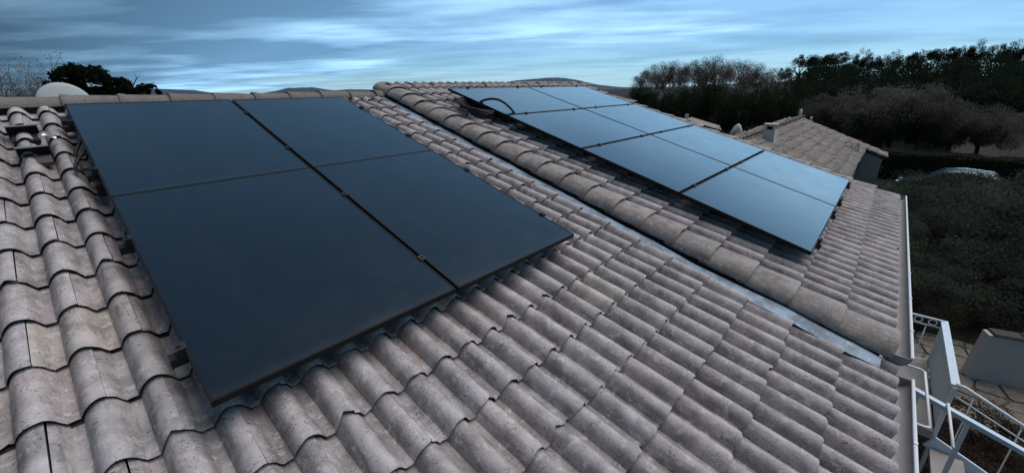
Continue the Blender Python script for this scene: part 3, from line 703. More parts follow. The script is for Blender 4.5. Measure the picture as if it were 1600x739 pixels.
# ================================================================== NEIGHBOUR'S HOUSE
def neighbour():
    e = empty('neighbour_house', (19, 4, GZ)); tag(e, 'neighbouring low house with old tiled roof, chimney and grey side wall', 'house')
    I = Vector((-19, -4, -GZ)); t2 = math.atan(.404); yr, zr = 3.2, -1.48
    r0 = Vector((0, yr, zr)) + I
    def slope(x0, x1, d0, d1, rear=False):
        o = MB().box(x0, x1, -d1, -d0, -.16, -.055).mesh('roof_slope'); o.materials.append(M['deck'])
        ob = bpy.data.objects.new('roof_slope', o); C.objects.link(ob); ob.parent = e
        ob.matrix_local = Matrix.Translation(r0 + (Vector((x0 + x1, 0, 0)) if rear else Vector((0, 0, 0)))) @ (Matrix.Rotation(math.pi, 4, 'Z') if rear else Matrix()) @ Matrix.Rotation(t2, 4, 'X')
        return ob
    L = 2.70 / math.cos(t2); L2 = 3.42 / math.cos(t2)
    main = slope(13.0, 22.5, 0, L); ext = slope(22.5, 23.85, 0, L2); rear = slope(13.0, 23.85, 0, 3.6, True)
    def canal(parent, x0, x1, d0, d1, seed):
        """runs of individually uneven barrel tiles, joined"""
        r = random.Random(seed); v = []; f = []; P = 0.21; g = 0.34
        nx = int((x1 - x0) / P); nb = int((d1 - d0) / g) + 1
        for j in range(nb):
            b = d1 - g * j
            if b < d0 + .05: break
            for i in range(nx):
                cx = x0 + P * (i + .5) + r.uniform(-.012, .012); dz = r.uniform(-.008, .014); yb = -b + r.uniform(-.03, .03); base = len(v); tw = r.uniform(-.02, .02)
                for yy, lift, rad in ((yb, .018, .088), (yb + g + .04, -.01, .075)):
                    for k in range(6):
                        t = math.pi * k / 5; v.append((cx + tw * (yy - yb) - rad * math.cos(t), yy, -.05 + lift + dz + .075 * math.sin(t)))
                for k in range(5): f.append((base + k, base + k + 1, base + 7 + k, base + 6 + k))
                f.append(tuple(base + k for k in range(6)))
                # pan
                base = len(v); px = cx + P / 2
                for yy in (yb - .02, yb + g): v += [(px - .07, yy, -.03 + (.012 if yy < yb else 0)), (px, yy, -.055 + (.012 if yy < yb else 0)), (px + .07, yy, -.03 + (.012 if yy < yb else 0))]
                f += [(base, base + 1, base + 4, base + 3), (base + 1, base + 2, base + 5, base + 4)]
        o = mesh_obj('roof_tiles', pydata('roof_tiles', v, f, True), M['tile_far'], parent); o['kind'] = 'stuff'
    canal(main, 13.0, 22.5, 0, L, 1); canal(ext, 22.5, 23.85, 0, L2, 2); canal(rear, 13.0, 23.85, 0, 3.6, 3)
    # ridge caps
    r = random.Random(3); x = 13.0
    while x < 23.7:
        o = bpy.data.objects.new('ridge_tile', r.choice(caps)); C.objects.link(o); o.parent = e; o.location = Vector((x, yr, zr - .03)) + I; o.rotation_euler = (r.uniform(-.04, .04), r.uniform(-.02, .02), r.uniform(-.03, .03)); x += .38
    ye, ze = 0.62, -2.70
    MB().box(13.2, 22.3, ye, ye + .2, GZ, ze).build('wall', M['grey_render'], e, loc=I)
    def gable(x0, x1, yf):
        zf = zr - .404 * (yr - yf) - .17
        p_ = [(yf, GZ), (6.2, GZ), (6.2, -2.85), (yr, zr - .17), (yf, zf)]
        return MB().loft([(x0, y, z) for y, z in p_], [(x1, y, z) for y, z in p_])
    gable(13.2, 13.4, ye).build('gable_wall', M['grey_render'], e, loc=I); gable(22.50, 22.7, -0.10).build('gable_wall', M['grey_render'], e, loc=I); gable(23.55, 23.75, -0.10).build('gable_wall', M['grey_render'], e, loc=I)
    MB().box(22.7, 23.55, -.10, .08, GZ, -2.98).build('wall', M['grey_render'], e, loc=I)
    # chimney
    ch = MB().box(14.86, 15.26, 2.52, 2.92, -2.0, -1.33, top=(14.91, 15.21, 2.57, 2.87)).build('chimney', M['chimney'], e, loc=I)
    for (x, y) in ((14.94, 2.60), (15.18, 2.60), (14.94, 2.84), (15.18, 2.84)): MB().box(x - .033, x + .033, y - .033, y + .033, -1.33, -1.19).build('chimney_pillar', M['chimney'], ch)
    MB().box(14.88, 15.24, 2.54, 2.90, -1.19, -1.155).build('chimney_cap', M['chimney'], ch)
    MB().box(14.98, 15.14, 2.64, 2.80, -1.335, -1.24).build('flue', M['dark_void'], ch)
    MB().box(14.79, 15.33, 2.44, 3.0, -1.86, -1.76, top=(14.84, 15.28, 2.50, 2.94)).build('chimney_collar', M['chimney'], ch)
    # far roof ornament and antenna stub
    MB().tube([(23.7, 3.2, -1.52), (23.7, 3.2, -1.30), (23.7, 3.2, -1.12)], [.09, .06, .05], 8).build('ridge_finial', M['chimney'], e, True, loc=I)
    MB().tube([(23.75, 2.75, -1.62), (23.75, 2.75, -1.46)], .045, 8).build('vent_pipe', M['chimney'], e, True, loc=I)
neighbour()

# ================================================================== VEGETATION
def leaf_mesh(name, P, size, seed, up=0.25, aspect=0.55):
    """many leaf-sized rhombs"""
    g = np.random.default_rng(seed); n = len(P); P = np.asarray(P, float)
    d = g.normal(size=(n, 3)); d[:, 2] += up; d /= np.linalg.norm(d, axis=1)[:, None]
    e = np.cross(d, g.normal(size=(n, 3))); e /= np.linalg.norm(e, axis=1)[:, None] + 1e-9
    s = size * g.uniform(.6, 1.35, n)[:, None]
    V = np.stack([P - d * s, P + e * s * aspect, P + d * s, P - e * s * aspect], 1).reshape(-1, 3)
    me = bpy.data.meshes.new(name); me.vertices.add(4 * n); me.vertices.foreach_set('co', V.ravel().astype(np.float32))
    me.loops.add(4 * n); me.loops.foreach_set('vertex_index', np.arange(4 * n, dtype=np.int32))
    me.polygons.add(n); me.polygons.foreach_set('loop_start', np.arange(0, 4 * n, 4, dtype=np.int32)); me.polygons.foreach_set('loop_total', np.full(n, 4, dtype=np.int32))
    me.update(calc_edges=True); return me
def crown_points(seed, rx, ry, rz, nclump, nleaf, spread=.28, zc=0.0, flat=0.0, shell=0.55):
    g = np.random.default_rng(seed); d = g.normal(size=(nclump, 3)); d /= np.linalg.norm(d, axis=1)[:, None]
    rad = g.uniform(shell, 1.0, nclump) ** .7; c = d * rad[:, None] * np.array([rx, ry, rz]); c[:, 2] = np.where(c[:, 2] < 0, c[:, 2] * (1 - flat), c[:, 2])
    cs = g.uniform(.6, 1.4, nclump); k = g.integers(0, nclump, nleaf); off = g.normal(size=(nleaf, 3)); off *= (np.abs(g.normal(size=nleaf)) ** .3 / np.linalg.norm(off, axis=1))[:, None]
    P = c[k] + off * (spread * min(rx, ry, rz) * cs[k])[:, None]; P[:, 2] += zc; return P
def branches(seed, h, r0, lean=.12, levels=4, spread=.6, first=.4, nb=(3, 4), grow=.72, up=.25):
    r = random.Random(seed); mb = MB(); tips = []
    def seg(p, d, L, rad, lev):
        pts = [p]; q = p.copy(); dd = d.copy(); n = 3 if lev else 4
        for i in range(n):
            dd = (dd + Vector((r.uniform(-1, 1), r.uniform(-1, 1), r.uniform(-.4, .8))) * .16).normalized(); q = q + dd * (L / n); pts.append(q.copy())
        mb.tube(pts, [rad * (1 - .4 * i / n) for i in range(n + 1)], 6 if lev < 2 else 4 if lev < 3 else 3, caps=False)
        if lev >= levels: tips.extend(pts[1:]); return
        for _ in range(r.randint(*nb)):
            a = r.uniform(0, 6.283); side = Vector((math.cos(a), math.sin(a), 0)); nd = (dd + side * spread * r.uniform(.6, 1.4) + Vector((0, 0, up))).normalized()
            st = pts[-1] if r.random() < .6 else pts[-2]
            seg(st, nd, L * grow * r.uniform(.75, 1.2), rad * .56, lev + 1)
    seg(Vector((0, 0, -.3)), Vector((r.uniform(-lean, lean), r.uniform(-lean, lean), 1)).normalized(), h * first + .3, r0, 0)
    return mb, tips

def at_az(az, d, z=None):
    x, y = d * math.cos(R(az)), d * math.sin(R(az)); return Vector((x, y, terrain(x, y) if z is None else z))
def tree(name, label, cat, group, loc, trunk_me, crown_me, scale=(1, 1, 1), rz=0):
    e = empty(name, loc, (0, 0, rz)); e.scale = scale; tag(e, label, cat, group)
    if trunk_me: link(bpy.data.objects.new('trunk', trunk_me), e)
    if crown_me: link(bpy.data.objects.new('crown', crown_me), e)
    return e
def mat_me(me, m): me.materials.append(m); return me
ORD = ['leftmost', 'second from the left', 'third from the left', 'fourth from the left', 'fifth from the left', 'sixth from the left', 'seventh from the left', 'eighth from the left', 'ninth from the left', 'tenth from the left', 'eleventh from the left', 'twelfth from the left', 'thirteenth from the left', 'fourteenth from the left', 'fifteenth from the left', 'sixteenth from the left']

# --- bare plane trees (unit height 10)
plane = []
for s in range(3):
    mb, tips = branches(100 + s, 10, .26, .05, 5, .55, .26, (3, 4), .74, .35)
    zmax = max(t.z for t in tips); k = 10 / zmax
    me = mb.mesh('trunk', True); me.transform(Matrix.Scale(k, 4)); mat_me(me, M['bark_pale'])
    g = np.random.default_rng(s); tp = np.array([tuple(t) for t in tips]) * k; sel = tp[g.integers(0, len(tp), 1800)] + g.normal(size=(1800, 3)) * .15
    dome = crown_points(150 + s, 2.7, 2.7, 2.7, 60, 11000, .26, zc=7.0, shell=.8); dome = dome[dome[:, 2] > 6.6]; sel = np.concatenate([sel, dome])
    plane.append((me, mat_me(leaf_mesh('crown', sel, .075, s, aspect=.35), M['leaf_plane'])))
pl = [(24.7, 1.9), (23.4, 2.75), (21.9, 2.75), (20.3, 2.85), (18.7, 3.05), (17.2, 3.12), (15.7, 2.95), (14.2, 2.6), (12.7, 2.1), (11.2, 1.85)]
for i, (az, el) in enumerate(pl):
    d = 62 + (i % 3) * 2.2; b = at_az(az, d); top = d * math.tan(R(el)); s = (top - b.z) / 10
    tree('plane_tree', 'bare pale-branched tree in the stand behind the roof, %s' % ORD[i], 'tree', 'bare trees beyond the higher roof', b, *plane[i % 3], scale=(s * 1.05, s * 1.05, s), rz=i * 2.1)

# --- dark evergreen shrubs under them (unit: radius 1)
shrub = [mat_me(leaf_mesh('crown', crown_points(200 + s, 1, 1, .9, 70, 11000, .25), .028, s), M['leaf_dark']) for s in range(3)]
stem_me = mat_me(branches(7, 1.1, .07, .1, 2, .7, .4, (3, 4), .7, .3)[0].mesh('trunk', True), M['bark'])
def shrub_at(loc, rx, h, label, group, k, mat=None, name='shrub'):
    e = empty(name, loc, (0, 0, k * 1.7)); tag(e, label, 'shrub', group)
    t = link(bpy.data.objects.new('stem', stem_me), e); t.scale = (rx * .6, rx * .6, h * .6)
    me = shrub[k % 3]
    if mat: me = bush_me(mat, k)
    c = link(bpy.data.objects.new('foliage', me), e); c.scale = (rx, rx, h * .56); c.location = (0, 0, h * .48); return e
_bm = {}
def bush_me(mat, k):
    key = (mat, k % 3)
    if key not in _bm: _bm[key] = mat_me(leaf_mesh('foliage', crown_points(300 + k % 3, 1, 1, .95, 46, 13000, .27, shell=.4), .026, k, up=.8), M[mat])
    return _bm[key]
dk = [(25.9, -.2, 1.6), (24.9, .35, 1.9), (23.2, -.8, 2.2), (21.3, -.9, 2.4), (19.4, -.4, 2.6), (17.4, .35, 3.2), (15.8, .2, 2.9), (14.2, -.8, 2.4), (12.6, -1.0, 2.4), (11.0, -.4, 2.6), (9.6, .1, 2.6)]
for i, (az, el, rx) in enumerate(dk):
    d = 50 + (i % 2) * 2; b = at_az(az, d); shrub_at(b, rx, d * math.tan(R(el)) - b.z, 'dark evergreen shrub in front of the bare trees, %s' % ORD[i], 'dark shrubs below the bare trees', i, name='evergreen_shrub')

# --- wooded rise: a mass, with the trees of its skyline standing singly
def forest_mass():
    g = np.random.default_rng(77); P = []
    for _ in range(330):
        az = g.uniform(-26, 12.5); d = g.uniform(66, 118); b = at_az(az, d)
        if az > 8.5 and d > 90: continue
        h = g.uniform(4.3, 5.6) * (1.0 if d > 90 else .8 if d < 78 else .95); w = g.uniform(1.4, 2.4)
        q = crown_points(int(g.integers(1e9)), w, w, h * .5, 16, 900, .36); q[:, 2] += b.z + h * .52; q[:, 0] += b.x; q[:, 1] += b.y; P.append(q)
    o = mesh_obj('woodland', leaf_mesh('woodland', np.concatenate(P), .125, 5), M['leaf_pine']); tag(o, 'dark mass of woodland covering the rise at the right', 'woodland', kind='stuff')
forest_mass()
pine = []
for s in range(4):
    mb, tips = branches(400 + s, 10, .2, .05, 2, .8, .6, (4, 5), .42, .15)
    q = crown_points(500 + s, 2.3, 2.3, 2.4 if s % 2 else 1.7, 30, 6000, .31, zc=7.6 if s % 2 else 8.3, flat=.35)
    pine.append((mat_me(mb.mesh('trunk', True), M['bark']), mat_me(leaf_mesh('crown', q, .10, s), M['leaf_pine'])))
sk = [(9.9, 1.9, 1), (8.2, 2.85, 0), (7.0, 2.9, 2), (5.5, 2.95, 0), (3.5, 3.12, 3), (2.4, 2.6, 1), (1.0, 2.8, 3), (-.8, 2.8, 2), (-2.4, 2.85, 0), (-3.6, 3.05, 1), (-4.4, 3.25, 3), (-5.7, 3.1, 1), (-6.7, 3.05, 3), (-8.0, 2.9, 0)]
for i, (az, el, k) in enumerate(sk):
    d = 104; b = at_az(az, d); top = d * math.tan(R(el)); s = (top - b.z) / 10
    tree('pine_tree', 'dark pine on the skyline of the wooded rise, %s' % ORD[i], 'tree', 'pines along the wooded skyline', b, *pine[k], scale=(s * (1.25 if k in (0, 2) else .8),) * 2 + (s,), rz=i * 1.3)

# --- olive-brown broad trees behind the hedge
olive = []
for s in range(3):
    mb, tips = branches(600 + s, 5, .17, .1, 3, .7, .34, (3, 4), .75, .3)
    q = crown_points(610 + s, 2.6, 2.6, 1.75, 46, 26000, .30, zc=2.7, flat=.2, shell=.25)
    olive.append((mat_me(mb.mesh('trunk', True), M['bark']), mat_me(leaf_mesh('crown', q, .055, s, up=.8), M['leaf_olive'])))
ol = [(5.4, 41, -1.35, .9), (3.6, 43, -.35, 1.1), (1.6, 41, .15, 1.2), (-.6, 43, .05, 1.2), (-2.6, 41, -.45, 1.1), (-4.7, 43, -1.4, 1.05), (-6.6, 45, -2.2, 1.0)]
for i, (az, d, el, w) in enumerate(ol):
    b = at_az(az, d); s = (d * math.tan(R(el)) - b.z) / 4.9
    tree('olive_tree', 'broad olive-brown tree behind the long hedge, %s' % ORD[i], 'tree', 'olive-brown trees behind the hedge', b, *olive[i % 3], scale=(w, w, s), rz=i * 2.4)

# --- clipped hedge
def hedge():
    e = empty('clipped_hedge', (34.6, -4, terrain(34.6, -4))); tag(e, 'long dark clipped hedge with a flat top across the garden', 'hedge')
    g = np.random.default_rng(9); n = 42000; L, W, H = 15.0, 1.5, 1.62
    P = np.stack([g.uniform(-W / 2, W / 2, n), g.uniform(-L / 2, L / 2, n), g.uniform(0, H, n)], 1)
    side = g.integers(0, 4, n); P[:, 0] = np.where(side == 0, -W / 2 + np.abs(g.normal(0, .07, n)), P[:, 0]); P[:, 2] = np.where(side >= 2, H - np.abs(g.normal(0, .06, n)), P[:, 2])
    P[:, 2] += .05 * np.sin(P[:, 1] * 2.1) + .03 * np.sin(P[:, 1] * 5.3 + P[:, 0] * 3); P[:, 0] += .05 * np.sin(P[:, 1] * 3.1)
    mesh_obj('foliage', mat_me(leaf_mesh('foliage', P, .05, 3, up=.6), M['leaf_hedge']), None, e)
    MB().box(-W / 2 + .2, W / 2 - .2, -L / 2 + .1, L / 2 - .1, 0, H - .18).build('branch_core', M['soil'], e)
    e.rotation_euler = (0, 0, R(-3))
hedge()

# --- bushes filling the garden at the right
bs = [(15.5, -.6, 1.2, 2.0), (19.5, -0.8, 1.7, 2.2), (21.5, -2.4, 1.8, 2.1), (23.5, -4.2, 1.9, 2.3), (24.5, -6.6, 1.9, 2.4), (17.6, -2.0, 1.7, 2.0), (18.8, -4.0, 1.9, 2.3), (15.4, -2.6, 1.5, 1.6), (15.6, -4.5, 1.7, 1.9), (13.6, -3.6, 1.3, 1.35), (13.4, -1.6, 1.1, 1.5), (29, -8.2, 2.4, 3.3), (33, 1.8, 1.8, 1.9), (27.0, -3.0, 2.2, 1.66)]
lb = ['beside the far end of the white gutter', 'nearest the higher roof corner', 'in the second rank below the car', 'in the second rank right of the car', 'at the right edge below the hedge', 'in the middle of the garden mass', 'in the middle right of the garden mass', 'just behind the rendered wall end', 'behind the middle of the rendered wall', 'right behind the rendered wall coping', 'close to the stair landing', 'large before the hedge at the right edge', 'left in front of the hedge', 'low in front of the car']
for i, ((x, y, rx, h), l) in enumerate(zip(bs, lb)):
    shrub_at((x, y, terrain(x, y)), rx, h, 'dark green leafy garden bush %s' % l, 'garden bushes at the right', i, 'leaf_bush' if i not in (11,) else 'leaf_dark', 'garden_bush')
br = [(8.6, -2.0, .75, .7), (7.7, -1.5, .7, .6), (7.3, -2.4, .8, .75), (9.4, -1.2, .6, .55), (6.6, -1.6, .7, .6)]
lbr = ['under the foot of the stair', 'below the landing', 'at the bottom right corner', 'beside the flagstone path', 'against the house below the gutter']
for i, ((x, y, rx, h), l) in enumerate(zip(br, lbr)):
    shrub_at((x, y, GZ), rx, h, 'low brown dry shrub %s' % l, 'brown shrubs by the stair', i, 'leaf_brown', 'dry_shrub')
# green shrubs between the roof and the neighbour
gs = [(17, 6.2, 1.5, 2.6), (21, 7.4, 1.9, 2.9), (26, 8.2, 2.2, 3.0), (29, 9.6, 2.3, 2.7), (27, 5.5, 2.0, 2.9), (33, 6.2, 2.4, 2.9), (20.3, 0.9, .4, 3.3)]
for i, ((x, y, rx, h), l) in enumerate(zip(gs, ['right behind the far verge', 'left of the chimney', 'next to the pale covered heap', 'far left beyond the verge', 'behind the chimney', 'behind the neighbouring ridge', 'climbing the neighbouring eave'])):
    shrub_at((x, y, terrain(x, y)), rx, h, 'grey-green shrub beyond the higher roof, %s' % l, 'shrubs around the neighbouring house', i, 'leaf_bush', 'garden_bush')

# --- trees behind the ridge at the left
mb, tips = branches(901, 9, .2, .1, 5, .62, .28, (3, 3), .74, .25); zm = max(t.z for t in tips); k = 8.0 / zm
me = mb.mesh('trunk', True); me.transform(Matrix.Scale(k, 4)); mat_me(me, M['bark_pale'])
g = np.random.default_rng(3); tp = np.array([tuple(t) for t in tips]) * k
cm = mat_me(leaf_mesh('crown', tp[g.integers(0, len(tp), 9000)] + g.normal(size=(9000, 3)) * .13, .032, 2), M['leaf_grey'])
def base(x, y): return (x, y, terrain(x, y))
e = tree('bare_tree', 'hazy grey almost bare tree rising behind the satellite dish', 'tree', None, base(.5, 30), me, cm, (1.0, 1.0, .93))
g = np.random.default_rng(6); P = np.concatenate([crown_points(910 + i, rx, ry, rz, 24, n, .34) + np.array(c) for i, (c, rx, ry, rz, n) in enumerate([((0, 0, 6.15), .95, .9, .55, 5200), ((-.55, 0, 5.75), .6, .6, .4, 2200), ((.9, 0, 5.9), .6, .7, .32, 2400), ((1.7, 0, 5.75), .6, .5, .18, 1400), ((1.9, .2, 5.95), .35, .3, .08, 400), ((.4, 0, 5.3), 1.6, .9, .45, 3600)])])
mb, _ = branches(905, 6, .18, .08, 2, .8, .62, (3, 4), .4, .2)
mb.tube([(0, 0, 5.3), (1.0, 0, 5.75), (2.2, .1, 6.1)], [.05, .03, .012], 5); mb.tube([(1.4, 0, 5.85), (1.65, 0, 6.3), (1.6, 0, 6.5)], [.025, .012, .006], 4); mb.tube([(1.6, 0, 6.2), (1.8, 0, 6.4)], [.012, .005], 4)
e = tree('pine_tree', 'black flat-topped pine behind the ridge, right of the satellite dish', 'tree', None, base(1.35, 24), mat_me(mb.mesh('trunk', True), M['bark']), mat_me(leaf_mesh('crown', P, .075, 4), M['leaf_pine']))
shrub_at(base(-1.5, 27), 1.3, 6.05, 'dark treetop just above the ridge at the left edge of the picture', None, 1, name='evergreen_shrub')

# ================================================================== GARDEN: stair, wall, path, car, heap, far houses
def staircase():
    e = empty('outdoor_staircase', (7.6, -1.2, GZ)); tag(e, 'white metal landing with railing and a stair going down beside the house', 'staircase')
    I = Vector((-7.6, 1.2, -GZ)); W = M['white_paint']; BP = M['blue_paint']
    zr = -3.60; yo = -1.34
    MB().box(6.72, 8.72, yo + .03, 0.09, -4.45, -4.33).build('landing', M['step_stone'], e, loc=I)
    MB().box(6.82, 8.70, yo - .012, yo + .012, -4.33, zr - .04).build('side_panel', M['sheet'], e, loc=I)
    MB().box(6.78, 8.76, yo - .042, yo + .042, zr - .035, zr).build('side_rail', BP, e, loc=I)
    fr = MB().tube([(8.72, .05, zr), (8.72, yo, zr)], .018, 8).build('far_rail', W, e, True, loc=I)
    MB().tube([(8.72, .05, zr - .13), (8.72, yo, zr - .13)], .013, 8).build('far_rail', W, e, True, loc=I)
    for y in (-1.16, -.98, -.80, -.62, -.44, -.26): MB().tube([(8.72, y, zr - .13), (8.72, y, -4.33)], .009, 6).build('baluster', W, e, True, loc=I)
    for y in (-1.22, -1.05, -.87): MB().tube([(8.72, y + .048 * math.cos(t), zr - .065 + .048 * math.sin(t)) for t in [2 * math.pi * q / 16 for q in range(16)]], .009, 6, closed=True).build('ring', W, e, True, loc=I)
    for (x, y) in ((8.72, yo), (6.78, yo)): MB().box(x - .02, x + .02, y - .02, y + .02, GZ, zr - .035).build('post', W, e, loc=I)
    # flight going down away from the house (towards -Y)
    sl = .46; n = 6; y0 = yo - .02
    for k in range(n): MB().box(5.98, 6.70, y0 - .28 * (k + 1), y0 - .28 * k + .03, -4.45 - .175 * (k + 1), -4.40 - .175 * (k + 1)).build('step', M['step_stone'], e, loc=I)
    def zz(y, z0): return z0 - sl * (y0 - y)
    ye = y0 - 1.75
    far = [(6.80, yo, zr), (6.80, y0 - .06, zr - .005), (6.80, ye, zz(ye, zr))]
    MB().tube(far, .021, 8).build('handrail', W, e, True, loc=I)
    MB().tube([(6.80, y0, zr - .16), (6.80, ye, zz(ye, zr - .16))], .010, 8).build('middle_rail', W, e, True, loc=I)
    for k in range(4):
        y = y0 - .16 - .44 * k; MB().tube([(6.80, y, zz(y, zr)), (6.80, y, zz(y, -4.45))], .008, 6).build('baluster', W, e, True, loc=I)
    MB().beam((6.74, y0 + .05, -4.50), (6.74, ye, zz(ye, -4.50)), .03, .20).build('stringer', BP, e, loc=I)
    # near side: flat painted rail on a sheet
    za, zb = -3.46, -3.99; ya, yb = -.80, -2.65
    MB().beam((6.08, ya, za + .035), (6.08, yb, zb - .03), .075, .05).build('near_rail', BP, e, loc=I)
    MB().beam((6.10, -1.36, -4.50), (6.10, ye, zz(ye, -4.50)), .03, .20).build('stringer', BP, e, loc=I)
    for y in (-.95, -1.40): MB().box(6.06, 6.10, y - .02, y + .02, GZ, za - .42 * 0 - .30 * (-.80 - y) * 1.0).build('post', W, e, loc=I)
    MB().tube([(6.10, -.20, -3.17), (6.10, -.90, -3.18), (6.06, -.935, -3.18), (4.98, -.94, -3.18)], .014, 8).build('support_tube', W, e, True, loc=I)
    MB().tube([(6.08, -1.2, -3.60), (6.06, -1.20, -3.48), (5.25, -1.19, -3.48)], .014, 8).build('support_tube', W, e, True, loc=I)
    MB().tube([(4.98, -.94, -3.18), (4.96, -.90, -3.18), (4.96, .10, -3.18)], .014, 8).build('support_tube', W, e, True, loc=I)
staircase()

def garden_wall():
    e = empty('garden_wall', (11.6, -4.2, GZ)); tag(e, 'low grey rendered garden wall with a rough coping behind the path', 'wall')
    e.rotation_euler = (0, 0, R(15))
    MB().box(-.14, .14, -2.6, 2.05, 0, 1.02, top=(-.12, .12, -2.6, 2.0)).build('wall_body', M['garden_render'], e)
    r = random.Random(2); y = -2.6
    while y < 1.9:
        w = min(r.uniform(.38, .5), 2.06 - y); MB().box(-.155, .155, y, y + w - .012, 1.02, 1.07 + r.uniform(-.01, .015), top=(-.13, .13, y + .01, y + w - .02)).build('coping_stone', M['mortar'], e); y += w
garden_wall()

def path():
    p_ = MB().box(9.0, 12.6, -7.0, -0.4, GZ - .1, GZ + .02).build('path', M['joint']); tag(p_, 'path of irregular flagstones below the stair', 'path', kind='structure')
    r = random.Random(12); bm = bmesh.new()
    # irregular slabs from a jittered grid
    nx, ny = 9, 17; gx = [[None] * (ny + 1) for _ in range(nx + 1)]
    for i in range(nx + 1):
        for j in range(ny + 1): gx[i][j] = (9.02 + 3.55 * i / nx + r.uniform(-.13, .13) * (0 < i < nx), -6.95 + 6.5 * j / ny + r.uniform(-.13, .13) * (0 < j < ny))
    for i in range(nx):
        for j in range(ny):
            q = [gx[i][j], gx[i + 1][j], gx[i + 1][j + 1], gx[i][j + 1]]; cx = sum(a for a, _ in q) / 4; cy = sum(b for _, b in q) / 4
            pts = []
            for k in range(4):
                a, b = q[k], q[(k + 1) % 4]
                for t in (.14, .5, .86):
                    x, y = a[0] + (b[0] - a[0]) * t, a[1] + (b[1] - a[1]) * t; d = math.hypot(x - cx, y - cy); s = 1 - .016 / d + r.uniform(-.03, .01); pts.append((cx + (x - cx) * s - cx, cy + (y - cy) * s - cy))
            h = r.uniform(.018, .032); n = len(pts)
            v = [(x, y, 0) for x, y in pts] + [(x, y, h - .008) for x, y in pts] + [(x * .95, y * .95, h) for x, y in pts]
            f = [(k, (k + 1) % n, n + (k + 1) % n, n + k) for k in range(n)] + [(n + k, n + (k + 1) % n, 2 * n + (k + 1) % n, 2 * n + k) for k in range(n)] + [tuple(range(2 * n, 3 * n))]
            mesh_obj('flagstone', pydata('flagstone', v, f), M['flag'], p_, (cx, cy, GZ + .02))
path()

def car():
    e = empty('parked_car', (29.2, -3.0, terrain(29.2, -3.0)), (0, 0, R(83))); tag(e, 'dark green car parked half hidden behind the garden bushes', 'car')
    e.scale = (1, 1, 1)
    # local x = length
    sec = [(-2.05, .55, .70, .62), (-1.95, .30, .92, .78), (-1.2, .22, 1.0, .84), (.0, .2, 1.02, .86), (1.1, .22, .98, .85), (1.8, .3, .86, .78), (2.05, .5, .7, .64)]
    v = []; f = []
    for x, z0, z1, w in sec: v += [(x, -w, z0), (x, -w * 1.02, (z0 + z1) / 2), (x, -w * .94, z1), (x, 0, z1 + .03), (x, w * .94, z1), (x, w * 1.02, (z0 + z1) / 2), (x, w, z0)]
    for i in range(len(sec) - 1):
        for k in range(7): f.append((i * 7 + k, i * 7 + (k + 1) % 7, (i + 1) * 7 + (k + 1) % 7, (i + 1) * 7 + k))
    f += [tuple(range(7))[::-1], tuple(range(42, 49))]
    mesh_obj('body', pydata('body', v, f, True), M['car_paint'], e)
    cab = [(-1.75, .98, .76, .74), (-1.15, 1.44, .62, .66), (-.2, 1.50, .60, .66), (.45, 1.42, .60, .66), (1.15, .99, .76, .74)]
    v = []; f = []
    for x, z, w, wb in cab: v += [(x, -wb - .04, .96), (x, -w, z), (x, -w * .6, z + .03), (x, 0, z + .045), (x, w * .6, z + .03), (x, w, z), (x, wb + .04, .96)]
    for i in range(4):
        for k in range(6): f.append((i * 7 + k, i * 7 + k + 1, (i + 1) * 7 + k + 1, (i + 1) * 7 + k))
    mesh_obj('cabin', pydata('cabin', v, f, True), M['car_glass'], e)
    MB().add([(-1.1, -.6, 1.462), (.42, -.58, 1.44), (.42, .58, 1.44), (-1.1, .6, 1.462), (-1.1, -.5, 1.50), (-.2, -.5, 1.565), (.42, -.5, 1.48), (.42, .5, 1.48), (-.2, .5, 1.565), (-1.1, .5, 1.50)], [(4, 5, 8, 9), (5, 6, 7, 8), (0, 1, 6, 5, 4), (3, 9, 8, 7, 2), (0, 4, 9, 3), (1, 2, 7, 6)]).build('roof', M['car_paint'], e, False)
    for s in (-1, 1):
        MB().tube([(-1.72, s * .76, 1.02), (-1.15, s * .65, 1.48), (-.2, s * .63, 1.545), (.45, s * .63, 1.465), (1.1, s * .76, 1.02)], .014, 6).build('roof_trim', M['chrome'], e, True)
        MB().box(1.86, 2.06, s * .45 - .16, s * .45 + .16, .62, .78).build('headlight', M['lamp_glass'], e)
        MB().box(.70, .84, s * .86 - .1, s * .86 + .1, 1.0, 1.14).build('mirror', M['chrome'], e)
        for x in (-1.3, 1.25):
            MB().tube([(x, s * .70, .31), (x, s * .87, .31)], .31, 18).build('wheel', M['tyre'], e, 'auto')
car()

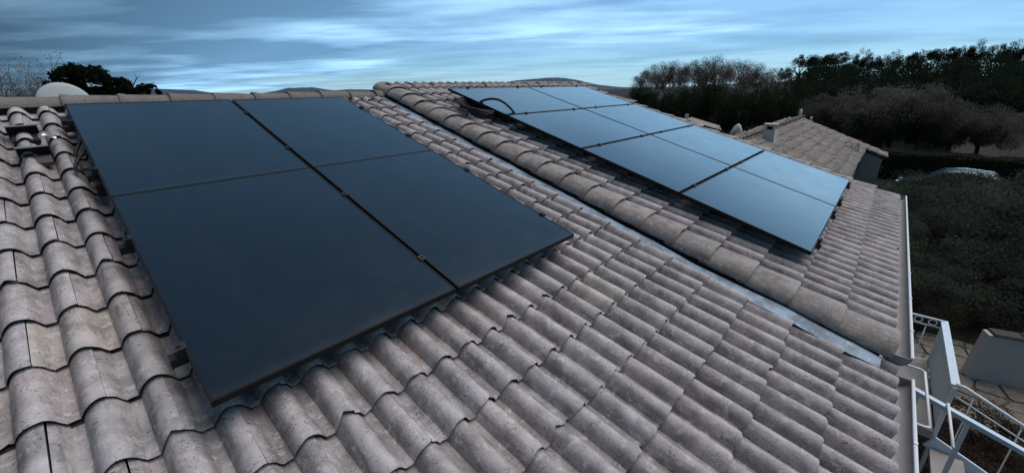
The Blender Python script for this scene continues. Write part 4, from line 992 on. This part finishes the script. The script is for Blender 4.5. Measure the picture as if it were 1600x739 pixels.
def heap():
    v = []; f = []; n = 14; r = random.Random(6)
    prof_ = [(0.72, 0), (.74, .35), (.66, .75), (.5, 1.05), (.28, 1.28), (.03, 1.36)]
    for i, (q, z) in enumerate(prof_):
        for k in range(n): t = 2 * math.pi * k / n; s = 1 + .13 * math.sin(3 * t + i * .4) + r.uniform(-.05, .05); v.append((q * s * math.cos(t), q * s * 1.1 * math.sin(t), z + .04 * math.sin(5 * t)))
    for i in range(len(prof_) - 1):
        for k in range(n): f.append((i * n + k, i * n + (k + 1) % n, (i + 1) * n + (k + 1) % n, (i + 1) * n + k))
    f.append(tuple(range((len(prof_) - 1) * n, len(prof_) * n)))
    x, y = 34.98, 8.49; me = pydata('covered_heap', v, f, True); me.transform(Matrix.Diagonal((.8, .8, 2.0, 1)))
    tag(mesh_obj('covered_heap', me, M['tarp'], None, (x, y, terrain(x, y))), 'pale rounded sheet-covered heap among the shrubs below the bare trees', 'covered heap')
heap()

def far_house(name, loc, rz, w, d, h, rh, wall, label, chim=False):
    e = empty(name, loc, (0, 0, rz)); tag(e, label, 'house')
    MB().box(-w / 2, w / 2, -d / 2, d / 2, 0, h).build('wall', wall, e)
    MB().loft([(-w / 2 - .3, -d / 2 - .3, h - .05), (-w / 2 - .3, 0, h + rh), (-w / 2 - .3, d / 2 + .3, h - .05)], [(w / 2 + .3, -d / 2 - .3, h - .05), (w / 2 + .3, 0, h + rh), (w / 2 + .3, d / 2 + .3, h - .05)]).build('roof', M['tile_far'], e)
    for s in (-1, 1):
        o = MB().box(-w / 2 - .03, -w / 2 + .02, s * d * .25 - .5, s * d * .25 + .5, .9, 2.2).build('window', M['car_glass'], e)
        MB().box(-w / 2 - .06, -w / 2 - .03, s * d * .25 - .56, s * d * .25 + .56, .82, .9).build('sill', M['pale_render'], o)
    MB().box(-w / 2 - .04, -w / 2 + .02, -.45, .45, 0, 2.1).build('door', M['wood'], e)
    if chim: MB().box(-w / 4 - .15, -w / 4 + .15, .2, .5, h + rh * .5, h + rh + .45).build('chimney', M['chimney'], e)
far_house('far_house', (39.5, 13.6, terrain(39.5, 13.6)), R(18), 4, 4.5, 2.1, .7, M['pale_render'], 'small pale house with tiled roof and stub chimney showing past the far verge', True)
far_house('far_house', (48.5, 0.6, terrain(48.5, 0.6)), R(2), 5, 9, 2.6, 1.0, M['pale_render'], 'pale house glimpsed through the olive-brown trees')
